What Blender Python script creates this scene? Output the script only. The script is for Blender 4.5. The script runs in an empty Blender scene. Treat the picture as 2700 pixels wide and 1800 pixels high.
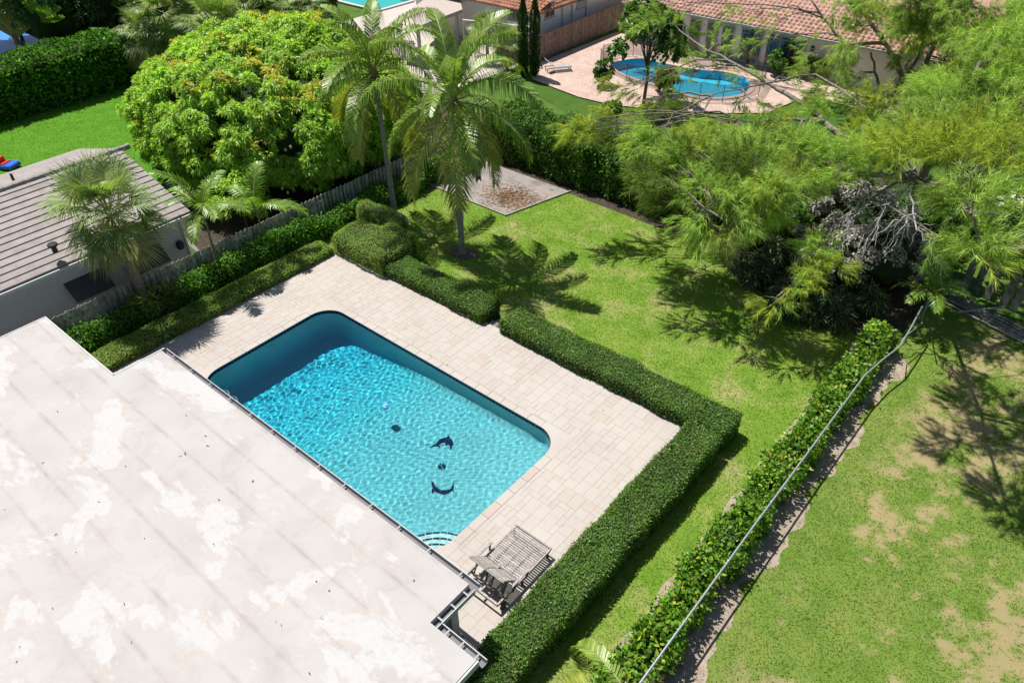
import bpy, bmesh, math, random
import numpy as np
from mathutils import Vector, Matrix, noise as mnoise
R = math.radians
S = bpy.context.scene
COL = S.collection
rng = np.random.default_rng(7)
random.seed(7)

# ------------------------------------------------------------------ camera, sky, sun, exposure
# the lot's own axes are the world axes: x along the long side of the pool, y towards the back neighbours
LZ = -0.35                                   # lawn level; the pool deck is z = 0
CAM = np.array([22.45, -14.27, 18.0])
F_PX, PITCH, ROLL, YAW = 1980.0, R(38.3), R(-1.2), R(41.0)
def _basis():
    fw = np.array([0, math.cos(PITCH), -math.sin(PITCH)]); up = np.array([0, math.sin(PITCH), math.cos(PITCH)]); rt = np.array([1., 0, 0])
    c, s = math.cos(ROLL), math.sin(ROLL)
    rt, up = c*rt+s*up, -s*rt+c*up
    cy, sy = math.cos(YAW), math.sin(YAW)
    rz = np.array([[cy, -sy, 0], [sy, cy, 0], [0, 0, 1]])
    return rz@fw, rz@rt, rz@up
FW, RT, UP = _basis()
VS = 2700/2352
def ray(x, y): return FW*F_PX + RT*(x*VS-1350) - UP*(y*VS-900)
def P(x, y, z=LZ):
    d = ray(x, y); t = (z-CAM[2])/d[2]; return CAM + d*t
def PY(x, y, Y):
    d = ray(x, y); t = (Y-CAM[1])/d[1]; return CAM + d*t
def PX(x, y, X):
    d = ray(x, y); t = (X-CAM[0])/d[0]; return CAM + d*t
cd = bpy.data.cameras.new('camera'); cam = bpy.data.objects.new('camera', cd); COL.objects.link(cam); S.camera = cam
cd.sensor_width = 36; cd.lens = F_PX/2700*36; cd.clip_start = .5; cd.clip_end = 2000
mw = Matrix.Identity(4)
for i in range(3):
    mw[i][0] = RT[i]; mw[i][1] = UP[i]; mw[i][2] = -FW[i]; mw[i][3] = CAM[i]
cam.matrix_world = mw

SUN_ELEV, SHADOW_AZ = R(64), R(-9)
sd = Vector((math.cos(SUN_ELEV)*math.cos(SHADOW_AZ), math.cos(SUN_ELEV)*math.sin(SHADOW_AZ), -math.sin(SUN_ELEV)))
wd = bpy.data.worlds.new('World'); S.world = wd; wd.use_nodes = True
wt = wd.node_tree; bg = wt.nodes['Background']
sk = wt.nodes.new('ShaderNodeTexSky'); sk.sky_type = 'NISHITA'; sk.sun_disc = False
sk.sun_elevation = SUN_ELEV; sk.sun_rotation = math.atan2(-sd.x, -sd.y)
wt.links.new(sk.outputs[0], bg.inputs[0]); bg.inputs[1].default_value = 0.06
sl = bpy.data.lights.new('sun', 'SUN'); sl.energy = 5.0; sl.angle = R(.5); sl.color = (1, .955, .88)
sl.cycles.is_caustics_light = True
so = bpy.data.objects.new('sun', sl); COL.objects.link(so); so.rotation_euler = sd.to_track_quat('-Z', 'Y').to_euler(); so.location = (0, 0, 60)
vs = S.view_settings; vs.view_transform = 'Standard'; vs.look = 'None'; vs.gamma = 1; vs.use_curve_mapping = False; vs.exposure = 0.5
S.cycles.use_denoising = True; S.cycles.max_bounces = 8; S.cycles.diffuse_bounces = 3; S.cycles.transmission_bounces = 6; S.cycles.transparent_max_bounces = 12
S.cycles.caustics_reflective = False; S.cycles.sample_clamp_indirect = 6

# ------------------------------------------------------------------ materials
MATS = {}
def _nodes(name):
    m = bpy.data.materials.new(name); m.use_nodes = True; t = m.node_tree
    return m, t, t.nodes, t.links, t.nodes['Principled BSDF']
def ramp(n, cols, pos=None, interp='LINEAR'):
    r = n.new('ShaderNodeValToRGB'); e = r.color_ramp.elements; r.color_ramp.interpolation = interp
    k = len(cols)
    while len(e) < k: e.new(.5)
    for i, c in enumerate(cols):
        e[i].position = pos[i] if pos else i/max(1, k-1); e[i].color = (*c, 1)
    return r
def noise(n, l, scale, detail=4, rough=.55, vec=None, dist=0):
    x = n.new('ShaderNodeTexNoise'); x.inputs['Scale'].default_value = scale; x.inputs['Detail'].default_value = detail
    x.inputs['Roughness'].default_value = rough; x.inputs['Distortion'].default_value = dist
    if vec is None:
        g = n.new('ShaderNodeNewGeometry'); vec = g.outputs['Position']
    l.new(vec, x.inputs['Vector']); return x
def mixc(n, l, a, b, fac, mode='MIX'):
    m = n.new('ShaderNodeMix'); m.data_type = 'RGBA'; m.blend_type = mode
    for s, v in ((m.inputs[0], fac), (m.inputs[6], a), (m.inputs[7], b)):
        if hasattr(v, 'links'): l.new(v, s)
        elif isinstance(v, (int, float)): s.default_value = v
        else: s.default_value = (*v, 1)
    return m.outputs[2]
def maprange(n, l, v, a, b, c=0, d=1):
    m = n.new('ShaderNodeMapRange'); l.new(v, m.inputs[0])
    for i, x in enumerate((a, b, c, d)): m.inputs[i+1].default_value = x
    return m.outputs[0]
def bump(n, l, b, height, strength, dist=.02):
    k = n.new('ShaderNodeBump'); k.inputs['Strength'].default_value = strength; k.inputs['Distance'].default_value = dist
    l.new(height, k.inputs['Height']); l.new(k.outputs[0], b.inputs['Normal'])
def mat(name, cols, scale=4, rough=.85, bmp=.3, bscale=40, rnd=None, rvar=.25, spec=.3, metal=0, pos=None, detail=5):
    if name in MATS: return MATS[name]
    m, t, n, l, b = _nodes(name)
    nz = noise(n, l, scale, detail)
    c = ramp(n, cols, pos or [.3+.4*i/max(1, len(cols)-1) for i in range(len(cols))]); l.new(nz.outputs['Fac'], c.inputs[0])
    col = c.outputs[0]
    if rnd:
        src = n.new('ShaderNodeObjectInfo').outputs['Random'] if rnd == 'object' else n.new('ShaderNodeNewGeometry').outputs['Random Per Island']
        v = maprange(n, l, src, 0, 1, 1-rvar, 1+rvar*.6)
        mm = n.new('ShaderNodeVectorMath'); mm.operation = 'SCALE'; l.new(col, mm.inputs[0]); l.new(v, mm.inputs['Scale']); col = mm.outputs[0]
    l.new(col, b.inputs['Base Color']); b.inputs['Roughness'].default_value = rough; b.inputs['Specular IOR Level'].default_value = spec; b.inputs['Metallic'].default_value = metal
    if bmp: bump(n, l, b, noise(n, l, bscale, 4).outputs['Fac'], bmp)
    MATS[name] = m; return m
def leafmat(name, cols, trans=.35, rough=.5, spec=.35, gain=1.5):
    if name in MATS: return MATS[name]
    cols = [tuple(c*gain for c in k) for k in cols]
    m, t, n, l, b = _nodes(name)
    g = n.new('ShaderNodeNewGeometry')
    c = ramp(n, cols); l.new(g.outputs['Random Per Island'], c.inputs[0]); col = c.outputs[0]
    nz = noise(n, l, .9, 3); v = maprange(n, l, nz.outputs['Fac'], .3, .7, .75, 1.2)
    mm = n.new('ShaderNodeVectorMath'); mm.operation = 'SCALE'; l.new(col, mm.inputs[0]); l.new(v, mm.inputs['Scale']); col = mm.outputs[0]
    l.new(col, b.inputs['Base Color']); b.inputs['Roughness'].default_value = rough; b.inputs['Specular IOR Level'].default_value = spec
    tr = n.new('ShaderNodeBsdfTranslucent')
    tc = n.new('ShaderNodeVectorMath'); tc.operation = 'MULTIPLY'; l.new(col, tc.inputs[0]); tc.inputs[1].default_value = (1.12, 1.18, .55); l.new(tc.outputs[0], tr.inputs[0])
    mx = n.new('ShaderNodeMixShader'); mx.inputs[0].default_value = trans
    l.new(b.outputs[0], mx.inputs[1]); l.new(tr.outputs[0], mx.inputs[2]); l.new(mx.outputs[0], n['Material Output'].inputs[0])
    MATS[name] = m; return m
def plain(name, c, rough=.6, spec=.4, metal=0): return mat(name, [tuple(x*.9 for x in c), tuple(min(1, x*1.08) for x in c)], 6, rough, 0, spec=spec, metal=metal)

# ------------------------------------------------------------------ mesh helpers
def link(o, parent=None):
    COL.objects.link(o)
    if parent is not None: o.parent = parent
    return o
def tag(o, label=None, cat=None, group=None, kind=None):
    if label: o['label'] = label
    if cat: o['category'] = cat
    if group: o['group'] = group
    if kind: o['kind'] = kind
    return o
def thing(name, label, cat, loc=(0, 0, 0), rz=0, group=None):
    o = bpy.data.objects.new(name, None); o.empty_display_size = .2; o.location = loc; o.rotation_euler = (0, 0, rz); link(o)
    return tag(o, label, cat, group)
def npmesh(name, V, F, m, parent=None, smooth=False, mats=None, mi=None):
    V = np.asarray(V, dtype=np.float32).reshape(-1, 3); F = np.asarray(F, dtype=np.int32); k = F.shape[1]; nf = len(F)
    me = bpy.data.meshes.new(name)
    me.vertices.add(len(V)); me.vertices.foreach_set('co', V.ravel())
    me.loops.add(nf*k); me.loops.foreach_set('vertex_index', F.ravel())
    me.polygons.add(nf); me.polygons.foreach_set('loop_start', np.arange(0, nf*k, k, dtype=np.int32))
    me.polygons.foreach_set('loop_total', np.full(nf, k, dtype=np.int32))
    for x in (mats or [m]): me.materials.append(x)
    if mi is not None: me.polygons.foreach_set('material_index', np.asarray(mi, dtype=np.int32))
    if smooth: me.polygons.foreach_set('use_smooth', np.ones(nf, dtype=bool))
    me.update(calc_edges=True)
    return link(bpy.data.objects.new(name, me), parent)
class MB:
    def __init__(s): s.v = []; s.f = []
    def add(s, v, f):
        o = len(s.v); s.v += [tuple(float(c) for c in x) for x in v]; s.f += [tuple(i+o for i in q) for q in f]; return s
    def box(s, x0, x1, y0, y1, z0, z1):
        return s.add([(x0, y0, z0), (x1, y0, z0), (x1, y1, z0), (x0, y1, z0), (x0, y0, z1), (x1, y0, z1), (x1, y1, z1), (x0, y1, z1)],
                     [(3, 2, 1, 0), (4, 5, 6, 7), (0, 1, 5, 4), (1, 2, 6, 5), (2, 3, 7, 6), (3, 0, 4, 7)])
    def slab(s, x0, x1, y0, y1, z0, z1, b=.006):       # box with chamfered top
        return s.add([(x0, y0, z0), (x1, y0, z0), (x1, y1, z0), (x0, y1, z0), (x0, y0, z1-b), (x1, y0, z1-b), (x1, y1, z1-b), (x0, y1, z1-b),
                      (x0+b, y0+b, z1), (x1-b, y0+b, z1), (x1-b, y1-b, z1), (x0+b, y1-b, z1)],
                     [(0, 1, 5, 4), (1, 2, 6, 5), (2, 3, 7, 6), (3, 0, 4, 7), (4, 5, 9, 8), (5, 6, 10, 9), (6, 7, 11, 10), (7, 4, 8, 11), (8, 9, 10, 11)])
    def bar(s, a, b, w, h, up=(0, 0, 1)):
        a = np.array(a, float); b = np.array(b, float); d = b-a; d /= np.linalg.norm(d)
        u = np.array(up, float); sd_ = np.cross(d, u)
        if np.linalg.norm(sd_) < 1e-3: sd_ = np.cross(d, (1, 0, 0))
        sd_ /= np.linalg.norm(sd_); u = np.cross(sd_, d)
        vv = [p + sd_*i*w/2 + u*j*h/2 for p in (a, b) for i, j in ((-1, -1), (1, -1), (1, 1), (-1, 1))]
        return s.add(vv, [(0, 1, 2, 3), (7, 6, 5, 4), (0, 4, 5, 1), (1, 5, 6, 2), (2, 6, 7, 3), (3, 7, 4, 0)])
    def tube(s, pts, rad, n=8, caps=True):
        pts = [np.array(p, float) for p in pts]; k = len(pts)
        rad = [rad]*k if np.isscalar(rad) else list(rad)
        prev = None; vv = []
        for i in range(k):
            d = pts[min(i+1, k-1)]-pts[max(i-1, 0)]; d /= (np.linalg.norm(d)+1e-9)
            if prev is None:
                a = np.cross(d, (0, 0, 1))
                if np.linalg.norm(a) < .1: a = np.cross(d, (1, 0, 0))
            else: a = prev-d*(prev@d)
            a /= np.linalg.norm(a); prev = a; b = np.cross(d, a)
            for j in range(n):
                t = 2*math.pi*j/n; vv.append(pts[i]+rad[i]*(a*math.cos(t)+b*math.sin(t)))
        ff = [(i*n+j, i*n+(j+1) % n, (i+1)*n+(j+1) % n, (i+1)*n+j) for i in range(k-1) for j in range(n)]
        if caps: ff += [tuple(range(n-1, -1, -1)), tuple((k-1)*n+j for j in range(n))]
        return s.add(vv, ff)
    def prism(s, poly, z0, z1):
        n = len(poly)
        return s.add([(x, y, z0) for x, y in poly]+[(x, y, z1) for x, y in poly],
                     [tuple(range(n-1, -1, -1)), tuple(range(n, 2*n))]+[(i, (i+1) % n, n+(i+1) % n, n+i) for i in range(n)])
    def lathe(s, prof, n=16, c=(0, 0, 0)):
        vv = [(c[0]+r*math.cos(2*math.pi*j/n), c[1]+r*math.sin(2*math.pi*j/n), c[2]+z) for r, z in prof for j in range(n)]
        k = len(prof)
        return s.add(vv, [(i*n+j, i*n+(j+1) % n, (i+1)*n+(j+1) % n, (i+1)*n+j) for i in range(k-1) for j in range(n)]+[tuple((k-1)*n+j for j in range(n)), tuple(range(n-1, -1, -1))])
    def data(s, name, m, smooth=False):
        me = bpy.data.meshes.new(name); me.from_pydata(s.v, [], s.f); me.materials.append(m)
        if smooth: me.shade_smooth()
        me.update(); return me
    def build(s, name, m, parent=None, smooth=False): return link(bpy.data.objects.new(name, s.data(name, m, smooth)), parent)
def put(name, me, parent, loc=(0, 0, 0), rot=(0, 0, 0), sc=1):
    o = bpy.data.objects.new(name, me); o.location = loc; o.rotation_euler = rot; o.scale = (sc, sc, sc) if np.isscalar(sc) else sc
    return link(o, parent)
def unit(v): return v/(np.linalg.norm(v, axis=-1, keepdims=True)+1e-9)
def rdir(n): return unit(rng.normal(size=(n, 3)))
def leafquads(p, d, L, W, droop=.12, sidev=None):
    """leaf-shaped quads: base p, direction d; one island each"""
    n = len(p); L = np.broadcast_to(L, (n,))[:, None]; W = np.broadcast_to(W, (n,))[:, None]
    s = np.cross(d, rdir(n)) if sidev is None else sidev
    s = unit(s); mid = p+d*L*.45
    tip = p+d*L; tip[:, 2] -= (droop*L)[:, 0]
    V = np.stack([p, mid+s*W/2, tip, mid-s*W/2], 1).reshape(-1, 3)
    return V, np.arange(n*4).reshape(-1, 4)
def merge(parts):
    V, F, o = [], [], 0
    for v, f in parts: V.append(v); F.append(f+o); o += len(v)
    return np.concatenate(V), np.concatenate(F)
def sheet(name, poly, z, m, parent=None, kind='structure'):
    o = MB().add([(x, y, z) for x, y in poly], [tuple(range(len(poly)))]).build(name, m, parent)
    if kind and parent is None: o['kind'] = kind
    return o
def inpoly(p, poly):
    x, y = p[:, 0], p[:, 1]; r = np.zeros(len(p), bool); n = len(poly)
    for i in range(n):
        (x0, y0), (x1, y1) = poly[i], poly[(i+1) % n]
        if y0 == y1: continue
        c = ((y0 > y) != (y1 > y)) & (x < (x1-x0)*(y-y0)/(y1-y0)+x0); r ^= c
    return r
def vnoise(p, s):      # cheap smooth noise for arrays, roughly -1..1
    q = p*s
    return (np.sin(q[:, 0]*1.7+q[:, 1]*.9+1.3)+np.sin(q[:, 1]*2.1-q[:, 0]*.7+.4)+np.sin(q[:, 0]*3.1+q[:, 2]*2.3 if p.shape[1] > 2 else q[:, 0]*3.1+2)*.7+np.sin(q[:, 1]*3.7+q[:, 0]*2.2+5)*.5)/3.2

_LAT = np.random.default_rng(99).uniform(-1, 1, (128, 128))
def fbm(p, s, octv=5, g=.55):
    out = np.zeros(len(p)); a = 1.0; tot = 0
    for o_ in range(octv):
        q_ = p[:, :2]*s*2**o_+17.3*o_; i = np.floor(q_).astype(int); f = q_-i; f = f*f*(3-2*f); x0, y0 = i[:, 0] % 128, i[:, 1] % 128; x1, y1 = (x0+1) % 128, (y0+1) % 128
        v = (_LAT[x0, y0]*(1-f[:, 0])+_LAT[x1, y0]*f[:, 0])*(1-f[:, 1])+(_LAT[x0, y1]*(1-f[:, 0])+_LAT[x1, y1]*f[:, 0])*f[:, 1]
        out += a*v; tot += a; a *= g
    return out/tot

# ------------------------------------------------------------------ ground, lawns, beds
def grassmat(name, cols, dry=None, dryrange=(.56, .66), sand=None, dscale=.55, attr=None):
    m, t, n, l, b = _nodes(name)
    a = noise(n, l, 1.1, 6, .6); f = noise(n, l, 22, 5, .7)
    c = ramp(n, cols, [.32, .5, .68]); l.new(a.outputs['Fac'], c.inputs[0]); col = c.outputs[0]
    v = maprange(n, l, f.outputs['Fac'], .25, .75, .75, 1.22)
    mm = n.new('ShaderNodeVectorMath'); mm.operation = 'SCALE'; l.new(col, mm.inputs[0]); l.new(v, mm.inputs['Scale']); col = mm.outputs[0]
    if dry:
        if attr:
            at = n.new('ShaderNodeAttribute'); at.attribute_name = attr; k = at.outputs['Fac']
        else: k = maprange(n, l, noise(n, l, dscale, 8, .68).outputs['Fac'], *dryrange)
        col = mixc(n, l, col, dry, k)
    l.new(col, b.inputs['Base Color']); b.inputs['Roughness'].default_value = .9; b.inputs['Specular IOR Level'].default_value = .15
    bump(n, l, b, noise(n, l, 60, 4, .7).outputs['Fac'], .8, .04)
    MATS[name] = m; return m
G_MAIN = grassmat('lawn_turf', [(.12, .225, .022), (.165, .27, .034), (.22, .29, .055)], (.37, .32, .16), (.5, .76))
G_RIGHT = grassmat('patchy_turf', [(.115, .2, .028), (.15, .235, .04), (.2, .25, .055)], (.38, .28, .165), attr='dry')
G_LEFT = grassmat('bright_turf', [(.07, .2, .01), (.085, .23, .012), (.1, .25, .016)])
G_FAR = grassmat('far_turf', [(.05, .1, .02), (.07, .14, .02), (.09, .16, .03)])
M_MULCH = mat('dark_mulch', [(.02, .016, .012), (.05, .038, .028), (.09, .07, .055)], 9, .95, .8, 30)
M_SAND = mat('grey_sand', [(.22, .175, .135), (.31, .25, .2), (.36, .3, .24)], 3, .95, .4, 50)
M_GRAVEL = mat('grey_gravel', [(.12, .12, .13), (.25, .25, .26)], 18, .9, .6, 50)
HOLES = [(-.2, 12.35, -6.35, .2), (-8.6, 2.5, 29.6, 36.0), (-41, -33.2, 31.8, 41)]      # openings for the three pools
def holed(name, x0, x1, y0, y1, z, m, th=None):
    hs = [h for h in HOLES if h[0] >= x0 and h[1] <= x1 and h[2] >= y0 and h[3] <= y1]
    xs = sorted({x0, x1, *[h[0] for h in hs], *[h[1] for h in hs]}); ys = sorted({y0, y1, *[h[2] for h in hs], *[h[3] for h in hs]})
    b = MB()
    for a, c in zip(xs, xs[1:]):
        for e, f in zip(ys, ys[1:]):
            if any(h[0] <= a and c <= h[1] and h[2] <= e and f <= h[3] for h in hs): continue
            b.add([(a, e, z), (c, e, z), (c, f, z), (a, f, z)], [(0, 1, 2, 3)])
    o = b.build(name, m); o['kind'] = 'structure'; return o
holed('ground', -400, 400, -300, 500, LZ-.02, G_FAR)
LAWN = [(-2.9, 3.3), (5.6, 3.3), (16.2, 3.3), (16.2, -14), (17.75, -14), (17.75, 11.9), (17.3, 12.2), (14.9, 12.45), (12.3, 12.65), (10.9, 13.6), (9.9, 14.45), (1.42, 14.7), (.45, 10.78), (-5.0, 10.75), (-5.3, 3.3)]
sheet('lawn', LAWN, LZ-.012, G_MAIN)
sheet('hedge_strip', [(-5.75, -12), (-2.9, -12), (-2.9, 3.3), (-5.75, 3.3)], LZ-.012, G_MAIN)
def dryness(p):                              # worn, sandy places of the right-hand lawn, 0..1
    return np.clip((fbm(p, .55, 7, .78)+.3*fbm(p+40, .15, 2)+.01+.10*np.clip((2-p[:, 1])/10, -1, 1))*3.6, 0, .85)*np.clip((p[:, 0]-19.8)/1.2, .15, 1)
gx_, gy_ = np.meshgrid(np.arange(18.85, 40, .1), np.arange(-14, 16.5, .1)); gp_ = np.column_stack([gx_.ravel(), gy_.ravel(), np.full(gx_.size, LZ-.012)])
ii = np.arange(gx_.size).reshape(gx_.shape); rl = npmesh('right_lawn', gp_, np.stack([ii[:-1, :-1], ii[:-1, 1:], ii[1:, 1:], ii[1:, :-1]], -1).reshape(-1, 4), G_RIGHT); rl['kind'] = 'structure'
at_ = rl.data.attributes.new('dry', 'FLOAT', 'POINT'); at_.data.foreach_set('value', (dryness(gp_)*.9).astype(np.float32))
sheet('left_lawn', [(-35, -30), (-16.6, -30), (-16.6, 3.4), (-17.5, 6), (-22, 20), (-35, 20)], LZ-.012, G_LEFT)
sheet('fence_bed', [(17.75, -14), (18.85, -14), (18.85, 11.9), (17.75, 11.9)], LZ-.008, M_SAND)
sheet('bed_and_shaded_ground', [(9.9, 14.45), (10.9, 13.6), (12.3, 12.65), (14.9, 12.45), (17.3, 12.2), (17.75, 11.9), (18.85, 11.9), (18.85, 20), (19.5, 24), (17, 27.5), (9, 27), (8, 20), (-5.7, 20), (-5.7, 14.7), (1.42, 14.7)], LZ-.010, M_MULCH)  # mulch carried on past the hedge, dark colour standing in for shaded ground there
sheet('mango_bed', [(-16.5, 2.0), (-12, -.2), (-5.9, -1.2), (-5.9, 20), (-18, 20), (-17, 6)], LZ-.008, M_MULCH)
sheet('side_yard', [(-7.6, -30), (-5.85, -30), (-5.85, -1.2), (-12, -.2), (-16.5, 2.0), (-16.6, 3.0), (-13.5, 3.2), (-12.5, -.5), (-7.6, -1)], LZ-.004, M_GRAVEL)
# sand strip beyond the wire fence, ragged on the lawn side
ed = [(19.5+.16*math.sin(y*1.3)+.12*math.sin(y*2.9+1)+.07*math.sin(y*7.3)+.03*random.uniform(-1, 1), y) for y in np.arange(-14, 12, .08)]
sheet('sand_strip', [(18.86, -14)]+ed+[(18.86, 12)], LZ-.006, M_SAND)
# narrow sandy lawn edge towards the wire fence
ed = [(17.62+.06*math.sin(y*3.1)+.05*random.uniform(-1, 1), y) for y in np.arange(-14, 11.9, .3)]
sheet('lawn_edge_sand', ed+[(17.8, 11.9), (17.8, -14)], LZ-.004, M_SAND)
# planting bed behind the palms, with pale edging
bed = [(-5.0, 10.8), (.43, 10.78), (1.4, 14.9), (-5.6, 14.9)]
M_BED = mat('pale_bed_soil', [(.17, .15, .145), (.25, .225, .215), (.28, .25, .23)], 1.6, .95, .2, 40)
sheet('planting_bed', bed, LZ-.002, M_BED)
et = thing('bed_edging', 'thin pale edging boards round the sandy bed behind the palms', 'edging', (.43, 10.78, LZ))
M_EDGE = plain('edging_white', (.4, .38, .36))
for a, b in (((-5.43, 0, .03), (0, 0, .03)), ((0, 0, .03), (.97, 4.1, .03))): MB().bar(a, b, .035, .09).build('edging_board', M_EDGE, et)
# brown palm litter on the bed
n = 1700; c = np.column_stack([rng.normal(-.5, .9, n), rng.normal(12.4, .6, n), np.full(n, LZ+.02)]); c = c[inpoly(c, bed)]
d = unit(np.column_stack([rng.normal(size=(len(c), 2)), rng.normal(size=len(c))*.1])); V, F = leafquads(c, d, rng.uniform(.12, .4, len(c)), .03, 0)
tag(npmesh('palm_litter', V, F, leafmat('dry_litter', [(.16, .09, .05), (.3, .19, .11), (.22, .13, .08)], .05)), 'brown dry palm litter lying on the sandy bed', 'litter', kind='stuff')
# grass blades
def blades(name, poly, dens, m, label, h=.04, keep=None, lz=LZ-.014):
    xs = [p[0] for p in poly]; ys = [p[1] for p in poly]
    n = int((max(xs)-min(xs))*(max(ys)-min(ys))*dens)
    p = np.column_stack([rng.uniform(min(xs), max(xs), n), rng.uniform(min(ys), max(ys), n)]); p = p[inpoly(p, poly)]
    if keep is not None: p = p[keep(p)]
    n = len(p); p = np.column_stack([p, np.full(n, lz)])
    a = rng.uniform(0, 2*np.pi, n); w = rng.uniform(.01, .02, n); s = np.column_stack([np.cos(a), np.sin(a), np.zeros(n)])*w[:, None]
    t = p+np.column_stack([rng.normal(0, .035, n), rng.normal(0, .035, n), h*rng.uniform(.5, 1.2, n)])
    V = np.stack([p-s, p+s, t], 1).reshape(-1, 3)
    return tag(npmesh(name, V, np.arange(n*3).reshape(-1, 3), m), label, 'grass', kind='stuff')
GB1 = leafmat('grass_blade', [(.08, .17, .014), (.12, .22, .022), (.2, .25, .045), (.1, .2, .018)],   .5, .6, .1, 1.35)
GB2 = leafmat('grass_blade_patchy', [(.1, .18, .022), (.14, .22, .035), (.2, .23, .055)], .55, .7, .05, 1.35)
GB3 = leafmat('grass_blade_bright', [(.06, .2, .01), (.08, .24, .012)], .35, .6, .2, 1.0)
blades('grass', LAWN, 420, GB1, 'short mown grass of the middle lawn')
blades('grass', [(-5.0, -10), (-3.6, -10), (-3.6, 3.3), (-5.0, 3.3)], 420, GB1, 'grass strip between the left hedge and the fence shrubs')
blades('grass', [(19.1, -12), (34, -12), (34, 16.2), (19.1, 16.2)], 520, GB2, 'patchy grass of the right-hand lawn', keep=lambda p: (dryness(p)*1.15 < rng.uniform(0, 1, len(p))) & (p[:, 0] > 19.45+.16*np.sin(p[:, 1]*1.3)+.12*np.sin(p[:, 1]*2.9+1)+rng.normal(0, .2, len(p))))
blades('grass', [(-34, -14), (-17, -14), (-17, 8), (-34, 12)], 160, GB3, 'bright green grass of the far left lawn', .045)

# ------------------------------------------------------------------ pool deck of travertine, pool
PX0, PX1, PY0, PY1, PR = 0.0, 12.15, -6.15, 0.0, .92
def outline(off=0, k=12):
    pts = []; r = PR+off
    for cx, cy, a0 in ((PX1-PR, PY1-PR, 0), (PX0+PR, PY1-PR, 90), (PX0+PR, PY0+PR, 180), (PX1-PR, PY0+PR, 270)):
        for i in range(k+1):
            a = R(a0+90*i/k); pts.append((cx+r*math.cos(a), cy+r*math.sin(a)))
    out = []
    for i, p in enumerate(pts):
        q_ = pts[(i+1) % len(pts)]; out.append(p); dd = math.dist(p, q_)
        for j in range(1, int(dd/.3)): t = j/int(dd/.3); out.append((p[0]+(q_[0]-p[0])*t, p[1]+(q_[1]-p[1])*t))
    return out
DX0, DX1, DY0, DY1 = -3.0, 15.35, -12.0, 3.25
M_MORTAR = mat('deck_bed', [(.31, .275, .25), (.35, .315, .29)], 8, .95, .2)
ol = outline(.02)
deck = MB()
deck.box(DX0, -.3, DY0, DY1, LZ-.1, -.006).box(12.45, DX1, DY0, DY1, LZ-.1, -.006).box(-.3, 12.45, DY0, -6.45, LZ-.1, -.006).box(-.3, 12.45, .3, DY1, LZ-.1, -.006)
deck = deck.build('pool_deck', M_MORTAR); deck['kind'] = 'structure'
def travertine(name, rnd):
    m, t, n, l, b = _nodes(name)
    src = n.new('ShaderNodeObjectInfo').outputs['Random'] if rnd == 'object' else n.new('ShaderNodeNewGeometry').outputs['Random Per Island']
    c = ramp(n, [(0.391, 0.346, 0.315), (0.404, 0.366, 0.338), (0.413, 0.376, 0.350), (0.400, 0.357, 0.327), (0.374, 0.308, 0.255), (0.408, 0.372, 0.344)], [0, .3, .55, .8, .95, 1]); l.new(src, c.inputs[0])
    a = noise(n, l, 3.2, 7, .65, dist=.6); v = ramp(n, [(0.344, 0.265, 0.212), (0.408, 0.368, 0.340), (0.426, 0.398, 0.378)], [.27, .42, .7]); l.new(a.outputs['Fac'], v.inputs[0])
    col = mixc(n, l, c.outputs[0], v.outputs[0], .45)
    p_ = noise(n, l, 45, 3, .6); pit = maprange(n, l, p_.outputs['Fac'], .3, .36, .75, 1)
    big = maprange(n, l, noise(n, l, .5, 3).outputs['Fac'], .3, .7, .93, 1.05)
    for k in (pit, big):
        mm = n.new('ShaderNodeVectorMath'); mm.operation = 'SCALE'; l.new(col, mm.inputs[0]); l.new(k, mm.inputs['Scale']); col = mm.outputs[0]
    l.new(col, b.inputs['Base Color']); b.inputs['Roughness'].default_value = .75; b.inputs['Specular IOR Level'].default_value = .25
    bump(n, l, b, p_.outputs['Fac'], .25, .005); MATS[name] = m; return m
T_OBJ, T_ISL = travertine('travertine', 'object'), travertine('travertine_joined', 'island')
g = .19; nx_, ny_ = int((DX1-DX0)/g), int((DY1-DY0)/g)
occ = np.zeros((nx_, ny_), bool)
px0, px1, py0, py1 = int((-.3-DX0)/g), int((12.45-DX0)/g), int((-6.45-DY0)/g), int((.3-DY0)/g)
tiles = []
order = [(3, 2), (2, 3), (2, 2), (3, 2), (2, 2), (2, 1), (1, 2), (2, 3)]
for j in range(ny_):
    for i in range(nx_):
        if occ[i, j]: continue
        for sx, sy in random.sample(order, len(order))+[(2, 1), (1, 2), (1, 1)]:
            if i+sx > nx_ or j+sy > ny_ or occ[i:i+sx, j:j+sy].any(): continue
            occ[i:i+sx, j:j+sy] = True; tiles.append((DX0+i*g, DY0+j*g, DX0+(i+sx)*g, DY0+(j+sy)*g)); break
# cut at the pool coping (rectangle -0.3..12.45, -6.45..0.3)
cut = []
for x0, y0, x1, y1 in tiles:
    a0, a1, b0, b1 = -.3, 12.45, -6.45, .3
    if x1 <= a0 or x0 >= a1 or y1 <= b0 or y0 >= b1: cut.append((x0, y0, x1, y1)); continue
    for r in ((x0, y0, min(x1, a0), y1), (max(x0, a1), y0, x1, y1), (max(x0, a0), y0, min(x1, a1), min(y1, b0)), (max(x0, a0), max(y0, b1), min(x1, a1), y1)):
        if r[2]-r[0] > .03 and r[3]-r[1] > .03: cut.append(r)
def tvis(t):
    x, y = (t[0]+t[2])/2, (t[1]+t[3])/2
    if y < -7.9 and x < 14.4 or y < -9.6 or x > 15.1 and y < 3 or y > 3: return -1
    return (t[2]-t[0])*(t[3]-t[1])/math.dist((x, y, 0), CAM)**2
cut = [t for t in cut if not (t[3] < -9.2 and t[2] < 14)]
cut.sort(key=tvis, reverse=True)
cache = {}; rest = MB()
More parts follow.
